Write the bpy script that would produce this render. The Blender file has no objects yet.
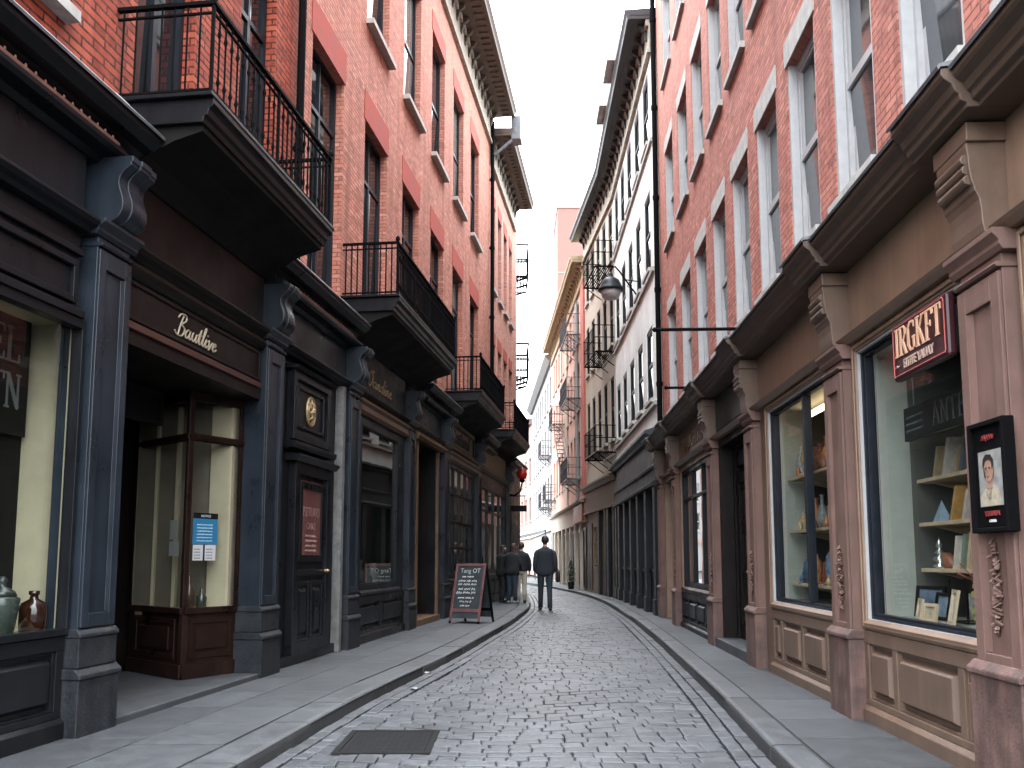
import bpy, bmesh, math, random
from mathutils import Vector
random.seed(7)
scene = bpy.context.scene
COL = scene.collection
rad = math.radians

# ------------------------------------------------------------------ materials
class NT:
    def __init__(s, name):
        s.m = bpy.data.materials.new(name); s.m.use_nodes = True
        s.t = s.m.node_tree; s.t.nodes.clear()
        s.out = s.n('ShaderNodeOutputMaterial')
    def n(s, typ, **kw):
        nd = s.t.nodes.new(typ)
        for k, v in kw.items():
            if k.startswith('i_'):
                nd.inputs[k[2:].replace('_', ' ')].default_value = v
            else: setattr(nd, k, v)
        return nd
    def l(s, a, b): s.t.links.new(a, b)
    def mixc(s, fac, a, b, blend='MIX'):
        nd = s.n('ShaderNodeMix', data_type='RGBA', blend_type=blend)
        for sock, v in ((nd.inputs[0], fac), (nd.inputs[6], a), (nd.inputs[7], b)):
            if hasattr(v, 'links') or hasattr(v, 'is_linked'): s.l(v, sock)
            else: sock.default_value = v
        return nd.outputs[2]
    def math(s, op, a, b=0.0, c=0.0, clamp=False):
        nd = s.n('ShaderNodeMath', operation=op, use_clamp=clamp)
        for i, v in enumerate((a, b, c)):
            if hasattr(v, 'is_linked'): s.l(v, nd.inputs[i])
            else: nd.inputs[i].default_value = v
        return nd.outputs[0]
    def ramp(s, fac, lo, hi, a=0.0, b=1.0):
        nd = s.n('ShaderNodeMapRange', i_From_Min=lo, i_From_Max=hi, i_To_Min=a, i_To_Max=b)
        s.l(fac, nd.inputs[0]); return nd.outputs[0]

def c4(c): return (c[0], c[1], c[2], 1.0)
def mul(c, k): return tuple(min(1.0, x*k) for x in c)

def mat(name, col, rough=.6, var=.25, scale=3.0, bump=.15, bscale=60., dist=.004, metal=0., spec=.5, island=0., streak=0., grime=None, blot=0.):
    t = NT(name)
    tc = t.n('ShaderNodeTexCoord').outputs['Object']
    nz = t.n('ShaderNodeTexNoise', i_Scale=scale, i_Detail=4., i_Roughness=.65); t.l(tc, nz.inputs['Vector'])
    f = t.ramp(nz.outputs['Fac'], .3, .7)
    col1 = t.mixc(f, c4(mul(col, 1-var)), c4(mul(col, 1+var)))
    if streak:
        mp = t.n('ShaderNodeMapping'); mp.inputs['Scale'].default_value = (7, 7, .45); t.l(tc, mp.inputs['Vector'])
        n2 = t.n('ShaderNodeTexNoise', i_Scale=1.4, i_Detail=5., i_Roughness=.6); t.l(mp.outputs[0], n2.inputs['Vector'])
        f2 = t.ramp(n2.outputs['Fac'], .42, .75, 0, streak)
        col1 = t.mixc(f2, col1, c4(grime or mul(col, .45)))
    if blot:
        n5 = t.n('ShaderNodeTexNoise', i_Scale=.9, i_Detail=6., i_Roughness=.7, i_Distortion=.6); t.l(tc, n5.inputs['Vector'])
        col1 = t.mixc(t.ramp(n5.outputs['Fac'], .46, .7, 0, blot), col1, c4(mul(col, .5)))
        n6 = t.n('ShaderNodeTexVoronoi', i_Scale=6.); t.l(tc, n6.inputs['Vector'])
        col1 = t.mixc(t.ramp(n6.outputs['Distance'], .05, .035, 0, blot), col1, c4(mul(col, .4)))
    if island:
        g = t.n('ShaderNodeNewGeometry').outputs['Random Per Island']
        k = t.ramp(g, 0, 1, 1-island, 1+island)
        cb = t.n('ShaderNodeCombineColor'); [t.l(k, cb.inputs[i]) for i in range(3)]
        col1 = t.mixc(1.0, col1, cb.outputs[0], 'MULTIPLY')
    bs = t.n('ShaderNodeBsdfPrincipled', i_Roughness=rough, i_Metallic=metal)
    bs.inputs['Specular IOR Level'].default_value = spec
    t.l(col1, bs.inputs['Base Color'])
    t.l(t.ramp(nz.outputs['Fac'], .25, .75, max(.03, rough-.12), min(1, rough+.12)), bs.inputs['Roughness'])
    if bump:
        n3 = t.n('ShaderNodeTexNoise', i_Scale=bscale, i_Detail=2.); t.l(tc, n3.inputs['Vector'])
        bp = t.n('ShaderNodeBump', i_Strength=bump, i_Distance=dist)
        t.l(n3.outputs['Fac'], bp.inputs['Height']); t.l(bp.outputs[0], bs.inputs['Normal'])
    t.l(bs.outputs[0], t.out.inputs[0])
    return t.m

def brick(name, c1, c2, mortar, pale=0.15, haze=0., row=.065, bw=.215, ms=.008):
    t = NT(name)
    tc = t.n('ShaderNodeTexCoord').outputs['Object']
    sp = t.n('ShaderNodeSeparateXYZ'); t.l(tc, sp.inputs[0])
    x = t.math('ADD', sp.outputs[0], sp.outputs[1])
    wob = t.n('ShaderNodeTexNoise', i_Scale=1.3, i_Detail=2.); t.l(tc, wob.inputs['Vector'])
    z = t.math('ADD', sp.outputs[2], t.ramp(wob.outputs['Fac'], 0, 1, -.012, .012))
    cb = t.n('ShaderNodeCombineXYZ'); t.l(x, cb.inputs[0]); t.l(z, cb.inputs[1])
    br = t.n('ShaderNodeTexBrick', i_Scale=1.0, i_Mortar_Size=ms, i_Mortar_Smooth=.25, i_Bias=-.1, i_Brick_Width=bw, i_Row_Height=row)
    br.inputs['Color1'].default_value = c4(c1); br.inputs['Color2'].default_value = c4(c2); br.inputs['Mortar'].default_value = c4(mortar)
    t.l(cb.outputs[0], br.inputs['Vector'])
    n1 = t.n('ShaderNodeTexNoise', i_Scale=.7, i_Detail=4., i_Roughness=.7); t.l(tc, n1.inputs['Vector'])
    n2 = t.n('ShaderNodeTexNoise', i_Scale=14., i_Detail=3., i_Roughness=.7); t.l(tc, n2.inputs['Vector'])
    rw = t.math('FLOOR', t.math('DIVIDE', z, row)); even = t.math('SUBTRACT', 1.0, t.math('MODULO', t.math('ABSOLUTE', rw), 2.0))
    cl = t.math('FLOOR', t.math('DIVIDE', t.math('ADD', x, t.math('MULTIPLY', even, bw/2)), bw))
    cv = t.n('ShaderNodeCombineXYZ'); t.l(cl, cv.inputs[0]); t.l(rw, cv.inputs[1])
    wn = t.n('ShaderNodeTexWhiteNoise', noise_dimensions='2D'); t.l(cv.outputs[0], wn.inputs['Vector'])
    col0 = t.mixc(t.ramp(wn.outputs['Value'], .86, .93, 0, .75), br.outputs['Color'], c4(mul(c1, .42)))
    col0 = t.mixc(t.ramp(wn.outputs['Value'], .16, .04, 0, .6), col0, c4((min(1, c1[0]*1.3), c1[1]*1.7, c1[2]*1.8)))
    col0 = t.mixc(br.outputs['Fac'], col0, c4(mortar))
    col = t.mixc(t.ramp(n1.outputs['Fac'], .42, .75, 0, .5), col0, c4(mul(c1, .5)))
    col = t.mixc(t.ramp(n2.outputs['Fac'], .45, .8, 0, .5), col, c4(tuple(min(1, a*1.25+pale*.3) for a in c1)))
    mp = t.n('ShaderNodeMapping'); mp.inputs['Scale'].default_value = (5, 5, .35); t.l(tc, mp.inputs['Vector'])
    n4 = t.n('ShaderNodeTexNoise', i_Scale=1., i_Detail=3.); t.l(mp.outputs[0], n4.inputs['Vector'])
    col = t.mixc(t.ramp(n4.outputs['Fac'], .46, .76, 0, .6), col, c4(mul(c1, .3)))
    if haze:   # brighter, hazier light of the upper storeys, mixed into the brick colour
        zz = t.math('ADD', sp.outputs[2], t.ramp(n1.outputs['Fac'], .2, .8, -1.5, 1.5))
        col = t.mixc(t.ramp(zz, 5., 13., 0, haze), col, c4((.66, .36, .29)))
    bs = t.n('ShaderNodeBsdfPrincipled', i_Roughness=.85); t.l(col, bs.inputs['Base Color'])
    bs.inputs['Specular IOR Level'].default_value = .25
    h = t.math('ADD', t.math('MULTIPLY', br.outputs['Fac'], -1.), t.math('MULTIPLY', n2.outputs['Fac'], .5))
    bp = t.n('ShaderNodeBump', i_Strength=.8, i_Distance=.012); t.l(h, bp.inputs['Height']); t.l(bp.outputs[0], bs.inputs['Normal'])
    t.l(bs.outputs[0], t.out.inputs[0])
    return t.m

def glass(name, tint=(.93, .96, .95), refl=1.0, ior=1.5, wave=.02):
    t = NT(name)
    tc = t.n('ShaderNodeTexCoord').outputs['Object']
    nz = t.n('ShaderNodeTexNoise', i_Scale=1.1, i_Detail=2.); t.l(tc, nz.inputs['Vector'])
    bp = t.n('ShaderNodeBump', i_Strength=.06, i_Distance=wave); t.l(nz.outputs['Fac'], bp.inputs['Height'])
    ge = t.n('ShaderNodeNewGeometry'); dt = t.n('ShaderNodeVectorMath', operation='DOT_PRODUCT')
    t.l(ge.outputs['Incoming'], dt.inputs[0]); t.l(ge.outputs['Normal'], dt.inputs[1])
    c1 = t.math('SUBTRACT', 1.0, t.math('ABSOLUTE', dt.outputs['Value']))
    fr = t.math('ADD', .045, t.math('MULTIPLY', .955, t.math('POWER', c1, 5.)))
    gl = t.n('ShaderNodeBsdfGlossy', i_Roughness=.015); t.l(bp.outputs[0], gl.inputs['Normal'])
    tr = t.n('ShaderNodeBsdfTransparent'); tr.inputs[0].default_value = c4(tint)
    mx = t.n('ShaderNodeMixShader')
    t.l(t.math('MULTIPLY', fr, refl, clamp=True), mx.inputs[0]); t.l(tr.outputs[0], mx.inputs[1]); t.l(gl.outputs[0], mx.inputs[2])
    t.l(mx.outputs[0], t.out.inputs[0])
    return t.m

def dark_pane(name, a, b, spec=.6, share=.5):
    """glazing of an upper window: the dark room or a pale blind behind, under a reflecting surface"""
    t = NT(name)
    r = t.n('ShaderNodeObjectInfo').outputs['Random']
    tc = t.n('ShaderNodeTexCoord').outputs['Object']
    mp = t.n('ShaderNodeMapping'); mp.inputs['Scale'].default_value = (18, 18, .3); t.l(tc, mp.inputs['Vector'])
    cv = t.n('ShaderNodeTexNoise', i_Scale=1., i_Detail=2.); t.l(mp.outputs[0], cv.inputs['Vector'])
    folds = t.ramp(cv.outputs['Fac'], .35, .65, .45, 1.)
    cb = t.n('ShaderNodeCombineColor'); [t.l(folds, cb.inputs[i]) for i in range(3)]
    curtain = t.mixc(1., c4(b), cb.outputs[0], 'MULTIPLY')
    col = t.mixc(t.ramp(r, share, share+.1), c4(a), curtain)
    bs = t.n('ShaderNodeBsdfPrincipled', i_Roughness=.03, i_IOR=1.52); t.l(col, bs.inputs['Base Color'])
    bs.inputs['Specular IOR Level'].default_value = spec
    nz = t.n('ShaderNodeTexNoise', i_Scale=1.6, i_Detail=1.); t.l(tc, nz.inputs['Vector'])
    bp = t.n('ShaderNodeBump', i_Strength=.15, i_Distance=.012); t.l(nz.outputs['Fac'], bp.inputs['Height']); t.l(bp.outputs[0], bs.inputs['Normal'])
    t.l(bs.outputs[0], t.out.inputs[0])
    return t.m

def emit(name, col, st):
    t = NT(name)
    e = t.n('ShaderNodeEmission'); e.inputs[0].default_value = c4(col); e.inputs[1].default_value = st
    t.l(e.outputs[0], t.out.inputs[0]); return t.m

M = {}
M['brickA'] = brick('brick_deep_red', (.40, .078, .040), (.28, .05, .028), (.022, .014, .012), row=.075, bw=.3, ms=.011)
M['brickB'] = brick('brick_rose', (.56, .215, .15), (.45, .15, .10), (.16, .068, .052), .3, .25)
M['brickC'] = brick('brick_rose_far', (.60, .27, .205), (.5, .2, .15), (.24, .13, .11), .3, .3)  # rose brick made paler to suggest haze with distance
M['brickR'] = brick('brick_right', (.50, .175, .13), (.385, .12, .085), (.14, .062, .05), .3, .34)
M['lintelred'] = mat('red_sandstone', (0.36, 0.05, 0.03), .8, .2, 4, .3, 40)
M['stone'] = mat('grey_stone', (0.42, 0.42, 0.4), .8, .2, 6, .4, 50, streak=.4)
M['stonepale'] = mat('pale_stone', (0.44, 0.416, 0.384), .8, .2, 6, .3, 50, streak=.4)
M['char'] = mat('charcoal_paint', (0.0068, 0.0077, 0.0096), .34, .35, 2.2, .2, 35, streak=.55, grime=(0.015, 0.015, 0.016), spec=0.2)
M['charhi'] = mat('slate_blue_paint', (0.0165, 0.0225, 0.031), .34, .3, 2.2, .2, 35, streak=.5, grime=(0.008, 0.009, 0.011), spec=0.34)
M['plinth'] = mat('worn_plinth_paint', (0.014, 0.0165, 0.02), .6, .5, 7, .5, 45, .008, streak=.6, grime=(0.035, 0.035, 0.036), spec=0.25)
M['brownblack'] = mat('brown_black_paint', (0.0085, 0.0062, 0.0055), .45, .3, 3, .2, 30, streak=.4, grime=(0.014, 0.011, 0.0095), spec=0.18)
M['mahog'] = mat('mahogany', (0.017, 0.0085, 0.0065), .35, .45, 5, .15, 30, streak=.6, grime=(0.006, 0.0035, 0.003), spec=0.18)
M['brownedge'] = mat('brown_edge', (0.0604, 0.0236, 0.0158), .5, .3, 4, .2)
M['goldwood'] = mat('gilded_wood', (0.12, 0.066, 0.031), .5, .4, 5, .3, 40, streak=.5, grime=(0.035, 0.02, 0.012))
M['gold'] = mat('gold_letters', (0.34, 0.25, 0.13), .4, .3, 20, .1, 60, metal=.3)
M['cream_letters'] = mat('cream_letters', (0.36, 0.31, 0.22), .5, .2, 20, 0)
M['iron'] = mat('black_iron', (.004, .004, .0045), .8, .3, 20, .2, 80, spec=.05)
M['ironfar'] = mat('weathered_iron', (.05, .05, .055), .6, .4, 20, .2, 80)
M['copper'] = mat('copper_cresting', (0.16, 0.075, 0.055), .6, .4, 12, .3, 60)
M['lead'] = mat('lead_flashing', (0.128, 0.136, 0.148), .5, .35, 7, .4, 20, .01, metal=.2)
M['brownstone'] = mat('brownstone', (0.148, 0.084, 0.067), .75, .22, 3, .45, 70, .004, streak=.45, grime=(0.085, 0.048, 0.038))
M['brownplinth'] = mat('brownstone_plinth', (0.12, 0.067, 0.056), .7, .45, 5, .6, 50, .006, streak=.8, grime=(0.03, 0.027, 0.025))
M['beige'] = mat('tan_paint', (0.135, 0.088, 0.062), .5, .2, 3, .2, 40, streak=.4, grime=(0.07, 0.043, 0.028))
M['beigehi'] = mat('light_tan_paint', (0.225, 0.146, 0.1), .5, .2, 3, .2, 40, streak=.4, grime=(0.12, 0.072, 0.046))
M['tansoffit'] = mat('shaded_tan_paint', (0.075, 0.049, 0.034), .6, .2, 3, .2, 40, streak=.4, grime=(0.04, 0.026, 0.018))  # tan paint darkened, the cornice's shade put into its colour
M['white'] = mat('white_frame', (0.385, 0.39, 0.395), .5, .1, 6, .15, 40, streak=.25, grime=(0.2754, 0.2754, 0.2754))
M['navy'] = mat('dark_blue_frame', (0.011, 0.014, 0.02), .4, .3, 6, .15, 40, spec=0.18)
M['pane_left'] = dark_pane('glazing_left', (.010, .014, .018), (.22, .22, .21), .45, .68)
M['pane_right'] = dark_pane('glazing_right', (.035, .042, .05), (.17, .18, .195), .8, .55)
M['pane_far'] = dark_pane('glazing_far', (.016, .019, .022), (.06, .065, .065), .12, .6)
M['glass'] = glass('shop_glass')
M['glassdark'] = glass('shop_glass_dark', (.5, .55, .55), 1.7)
M['cream'] = mat('cream_reveal', (0.36, 0.32, 0.215), .7, .1, 4, .05, 30)
M['celadon'] = mat('pale_green_reveal', (0.2734, 0.2929, 0.2539), .7, .1, 4, .05, 30)
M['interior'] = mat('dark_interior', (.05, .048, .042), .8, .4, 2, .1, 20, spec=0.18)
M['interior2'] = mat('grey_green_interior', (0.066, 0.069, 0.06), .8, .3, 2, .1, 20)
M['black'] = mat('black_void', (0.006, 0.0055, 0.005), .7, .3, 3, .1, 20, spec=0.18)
M['shelf'] = mat('pale_shelf_wood', (0.46, 0.36, 0.24), .5, .2, 6, .1, 30)
M['setts'] = mat('stone_setts', (0.066, 0.071, 0.078), .47, .3, 16, .6, 55, .004, spec=.42, island=.22, blot=.6)
M['mortar'] = mat('sett_mortar', (.022, .022, .022), .9, .4, 8, .5, 60)
M['flag'] = mat('flagstones', (0.046, 0.051, 0.056), .66, .22, 5, .5, 70, .003, island=.24, streak=.0, blot=.6)
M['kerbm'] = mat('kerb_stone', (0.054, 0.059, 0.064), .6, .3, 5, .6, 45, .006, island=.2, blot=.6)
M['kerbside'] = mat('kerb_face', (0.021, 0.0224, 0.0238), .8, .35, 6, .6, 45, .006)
M['plate'] = mat('cast_plate', (.017, .0172, .0178), .9, .3, 12, .5, 120, .003, spec=.08)
M['greypaint'] = mat('slate_grey_paint', (0.04, 0.047, 0.05), .5, .25, 3, .2, 30, streak=.5, grime=(0.022, 0.025, 0.028), spec=0.18)
M['greydark'] = mat('dark_slate_paint', (0.009, 0.011, 0.014), .45, .3, 3, .2, 30, streak=.4, grime=(0.02, 0.022, 0.024), spec=0.18)
M['render'] = mat('grey_white_render', (.80, .83, .80), .9, .15, 1.2, .4, 25, .01, streak=.5, grime=(.66, .68, .66))
M['rendercream'] = mat('cream_render', (0.5, 0.45, 0.37), .9, .12, 1.2, .3, 25, .01, streak=.35, grime=(0.4, 0.34, 0.27))
M['renderpink'] = mat('pink_render', (0.6, 0.36, 0.28), .9, .12, 1.2, .3, 25, .01, streak=.3, grime=(0.42, 0.24, 0.18))
M['renderwhite'] = mat('white_render', (0.25, 0.245, 0.24), .9, .05, 1.2, .1, 25)  # pale plaster, far-end haze carried in the colour
M['renderblush'] = mat('blush_render', (0.3, 0.2, 0.165), .9, .06, 1.2, .1, 25)  # pink plaster paled to suggest the haze at the far end
M['towerpink'] = mat('tower_pink', (0.2, 0.105, 0.088), .9, .06, .6, .1, 25)
M['ochre'] = mat('ochre_wood', (0.22, 0.15, 0.085), .55, .3, 4, .3, 30, streak=.5, grime=(0.1, 0.062, 0.036))
M['friezepale'] = mat('pale_frieze', (0.36, 0.324, 0.261), .75, .35, 6, .4, 30, streak=.6, grime=(0.144, 0.117, 0.09))
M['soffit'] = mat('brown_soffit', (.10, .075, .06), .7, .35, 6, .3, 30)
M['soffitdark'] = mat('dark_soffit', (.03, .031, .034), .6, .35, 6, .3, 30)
M['goldfrieze'] = mat('yellow_eave', (0.34, 0.27, 0.17), .8, .3, 6, .3, 30)
M['skin'] = mat('skin', (.50, .29, .21), .5, .08, 10, .05)
M['suit'] = mat('navy_suit', (.016, .021, .028), .85, .2, 8, .3, 150)
M['trouser'] = mat('navy_trousers', (.02, .026, .036), .85, .2, 8, .3, 150)
M['beigecloth'] = mat('beige_trousers', (0.375, 0.3225, 0.2625), .85, .12, 8, .3, 120)
M['blackcloth'] = mat('black_knit', (.013, .013, .016), .9, .2, 8, .3, 120)
M['denim'] = mat('dark_denim', (.022, .035, .055), .9, .3, 20, .3, 150)
M['shoe'] = mat('black_leather', (.012, .011, .011), .35, .2, 10, .1)
M['shoelight'] = mat('pale_shoe', (.45, .42, .4), .6, .2, 10, .1)
M['hairdark'] = mat('dark_hair', (.025, .017, .013), .6, .4, 40, .6, 120)
M['hairred'] = mat('auburn_hair', (0.05, 0.02, 0.014), .6, .4, 40, .6, 120)

# ------------------------------------------------------------------ geometry helpers
class Side:
    """a street frontage: s runs along it away from the viewer's end of the street, d sticks out into the street, z is up"""
    def __init__(s, p0, p1, sg):
        dx, dy = p1[0]-p0[0], p1[1]-p0[1]; n = math.hypot(dx, dy)
        s.t = (dx/n, dy/n); s.sg = sg; s.o = p0
        s.nrm = (-s.t[1]*sg, s.t[0]*sg); s.rot = math.atan2(s.t[1], s.t[0]); s.length = n
    def world(s, a, d=0., z=0.):
        return Vector((s.o[0]+s.t[0]*a+s.nrm[0]*d, s.o[1]+s.t[1]*a+s.nrm[1]*d, z))

class MB:
    def __init__(s, sg=1, s0=0.): s.v = []; s.f = []; s.sg = sg; s.s0 = s0; s.mi = []
    def p(s, a, d, z): s.v.append((a-s.s0, d*s.sg, z)); return len(s.v)-1
    def face(s, idx, m=0): s.f.append(tuple(idx)); s.mi.append(m)
    def quad(s, *pts, m=0): s.face([s.p(*q) for q in pts], m)
    def box(s, a0, a1, d0, d1, z0, z1, m=0):
        i = [s.p(a, d, z) for a in (a0, a1) for d in (d0, d1) for z in (z0, z1)]
        for q in ((0, 1, 3, 2), (4, 6, 7, 5), (0, 4, 5, 1), (2, 3, 7, 6), (0, 2, 6, 4), (1, 5, 7, 3)): s.face([i[k] for k in q], m)
        return s
    def frust(s, a0, a1, z0, z1, d0, d1, inset, m=0):
        """raised panel field: base on plane d0, smaller face on plane d1"""
        b = [s.p(*q) for q in ((a0, d0, z0), (a1, d0, z0), (a1, d0, z1), (a0, d0, z1))]
        c = [s.p(*q) for q in ((a0+inset, d1, z0+inset), (a1-inset, d1, z0+inset), (a1-inset, d1, z1-inset), (a0+inset, d1, z1-inset))]
        s.face(c, m)
        for k in range(4): s.face((b[k], b[(k+1) % 4], c[(k+1) % 4], c[k]), m)
        return s
    def prism(s, prof, a0, a1, m=0):
        n = len(prof); A = [s.p(a0, d, z) for d, z in prof]; B = [s.p(a1, d, z) for d, z in prof]
        s.face(A[::-1], m); s.face(B, m)
        for k in range(n): s.face((A[k], A[(k+1) % n], B[(k+1) % n], B[k]), m)
        return s
    def prismz(s, poly, z0, z1, m=0):
        n = len(poly); A = [s.p(a, d, z0) for a, d in poly]; B = [s.p(a, d, z1) for a, d in poly]
        s.face(A[::-1], m); s.face(B, m)
        for k in range(n): s.face((A[k], A[(k+1) % n], B[(k+1) % n], B[k]), m)
        return s
    def prismd(s, poly, d0, d1, m=0):
        n = len(poly); A = [s.p(a, d0, z) for a, z in poly]; B = [s.p(a, d1, z) for a, z in poly]
        s.face(A[::-1], m); s.face(B, m)
        for k in range(n): s.face((A[k], A[(k+1) % n], B[(k+1) % n], B[k]), m)
        return s
    def ringframe(s, a0, a1, z0, z1, w, d0, d1, wt=None, wb=None, m=0):
        wt = w if wt is None else wt; wb = w if wb is None else wb
        s.box(a0, a0+w, d0, d1, z0, z1, m); s.box(a1-w, a1, d0, d1, z0, z1, m)
        s.box(a0+w, a1-w, d0, d1, z1-wt, z1, m); s.box(a0+w, a1-w, d0, d1, z0, z0+wb, m)
        return s
    def tube(s, pts, r, n=6, cap=True, m=0):
        pts = [Vector(p) for p in pts]; rings = []
        rr = r if isinstance(r, (list, tuple)) else [r]*len(pts)
        up = None
        for k, p in enumerate(pts):
            d = (pts[min(k+1, len(pts)-1)]-pts[max(k-1, 0)]).normalized()
            if up is None:
                up = d.orthogonal().normalized()
            up = (up-d*up.dot(d))
            up = up.normalized() if up.length > 1e-6 else d.orthogonal().normalized()
            q = d.cross(up)
            rx, ry = rr[k] if isinstance(rr[k], (list, tuple)) else (rr[k], rr[k])
            rings.append([s.p(*(p+up*math.cos(2*math.pi*i/n)*rx+q*math.sin(2*math.pi*i/n)*ry)) for i in range(n)])
        for a, b in zip(rings, rings[1:]):
            for i in range(n): s.face((a[i], a[(i+1) % n], b[(i+1) % n], b[i]), m)
        if cap: s.face(rings[0][::-1], m); s.face(rings[-1], m)
        return s
    def lathe(s, c, prof, n=16, m=0):
        rings = [[s.p(c[0]+r*math.cos(2*math.pi*i/n), c[1]+r*math.sin(2*math.pi*i/n), c[2]+z) for i in range(n)] for r, z in prof]
        for a, b in zip(rings, rings[1:]):
            for i in range(n): s.face((a[i], a[(i+1) % n], b[(i+1) % n], b[i]), m)
        s.face(rings[0][::-1], m); s.face(rings[-1], m)
        return s
    def rings(s, rs, n=14, m=0, cap=True):
        """horizontal elliptical rings (x, y, z, rx, ry)"""
        R = [[s.p(x+rx*math.cos(2*math.pi*i/n), y+ry*math.sin(2*math.pi*i/n), z) for i in range(n)] for x, y, z, rx, ry in rs]
        for a, b in zip(R, R[1:]):
            for i in range(n): s.face((a[i], a[(i+1) % n], b[(i+1) % n], b[i]), m)
        if cap: s.face(R[0][::-1], m); s.face(R[-1], m)
        return s
    def wall(s, a0, a1, z0, z1, holes, d, depth, back=6., m=0):
        S = sorted({a0, a1} | {h[0] for h in holes} | {h[1] for h in holes}); Z = sorted({z0, z1} | {h[2] for h in holes} | {h[3] for h in holes})
        S = [x for x in S if a0-1e-6 <= x <= a1+1e-6]; Z = [x for x in Z if z0-1e-6 <= x <= z1+1e-6]
        idx = {}
        def g(i, j):
            if (i, j) not in idx: idx[i, j] = s.p(S[i], d, Z[j])
            return idx[i, j]
        for i in range(len(S)-1):
            for j in range(len(Z)-1):
                cx, cz = (S[i]+S[i+1])/2, (Z[j]+Z[j+1])/2
                if any(h[0] < cx < h[1] and h[2] < cz < h[3] for h in holes): continue
                s.face((g(i, j), g(i+1, j), g(i+1, j+1), g(i, j+1)), m)
        for h in holes:
            e = d-depth
            s.quad((h[0], d, h[2]), (h[0], e, h[2]), (h[0], e, h[3]), (h[0], d, h[3]), m=m)
            s.quad((h[1], d, h[2]), (h[1], e, h[2]), (h[1], e, h[3]), (h[1], d, h[3]), m=m)
            s.quad((h[0], d, h[3]), (h[1], d, h[3]), (h[1], e, h[3]), (h[0], e, h[3]), m=m)
            s.quad((h[0], d, h[2]), (h[1], d, h[2]), (h[1], e, h[2]), (h[0], e, h[2]), m=m)
        b = d-back
        s.quad((a0, d, z0), (a0, b, z0), (a0, b, z1), (a0, d, z1), m=m); s.quad((a1, d, z0), (a1, b, z0), (a1, b, z1), (a1, d, z1), m=m)
        s.quad((a0, d, z1), (a1, d, z1), (a1, b, z1), (a0, b, z1), m=m)
        s.quad((a0, b, z0), (a1, b, z0), (a1, b, z1), (a0, b, z1), m=m)
        return s
    def mesh(s, name, mats, bevel=None, smooth=False):
        me = bpy.data.meshes.new(name); me.from_pydata(s.v, [], s.f)
        for m in (mats if isinstance(mats, (list, tuple)) else [mats]): me.materials.append(M[m] if isinstance(m, str) else m)
        if any(s.mi): me.polygons.foreach_set('material_index', s.mi)
        bm = bmesh.new(); bm.from_mesh(me); bmesh.ops.recalc_face_normals(bm, faces=bm.faces); bm.to_mesh(me); bm.free()
        if smooth: me.polygons.foreach_set('use_smooth', [True]*len(me.polygons))
        me.update(); return me
    def build(s, name, mats, parent=None, loc=None, rotz=0., bevel=None, smooth=False):
        o = bpy.data.objects.new(name, s.mesh(name, mats, smooth=smooth)); COL.objects.link(o)
        if parent is not None: o.parent = parent
        if loc is not None: o.location = loc
        if rotz: o.rotation_euler = (0, 0, rotz)
        if bevel:
            b = o.modifiers.new('edge', 'BEVEL'); b.width = bevel; b.segments = 2; b.limit_method = 'ANGLE'; b.angle_limit = rad(35)
            b.harden_normals = False
        return o

def tag(o, label=None, cat=None, group=None, kind=None):
    if label: o['label'] = label
    if cat: o['category'] = cat
    if group: o['group'] = group
    if kind: o['kind'] = kind
    return o
def empty(name, loc, rotz=0., label=None, cat=None, group=None, parent=None):
    o = bpy.data.objects.new(name, None); COL.objects.link(o); o.location = loc; o.rotation_euler = (0, 0, rotz); o.empty_display_size = .2
    if parent is not None: o.parent = parent
    return tag(o, label, cat, group)
def inst(name, me, parent, loc=(0, 0, 0)):
    o = bpy.data.objects.new(name, me); COL.objects.link(o); o.parent = parent; o.location = loc; return o

class Bld:
    """a building: an Empty at its base on a frontage"""
    def __init__(s, side, s0, name, label, cat='building', group=None):
        s.w = side; s.s0 = s0; s.e = empty(name, side.world(s0), side.rot, label, cat, group)
    def mb(s): return MB(s.w.sg, s.s0)
    def raw(s): return MB(s.w.sg, 0.)
    def loc(s, a, d, z): return (a-s.s0, d*s.w.sg, z)

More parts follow.
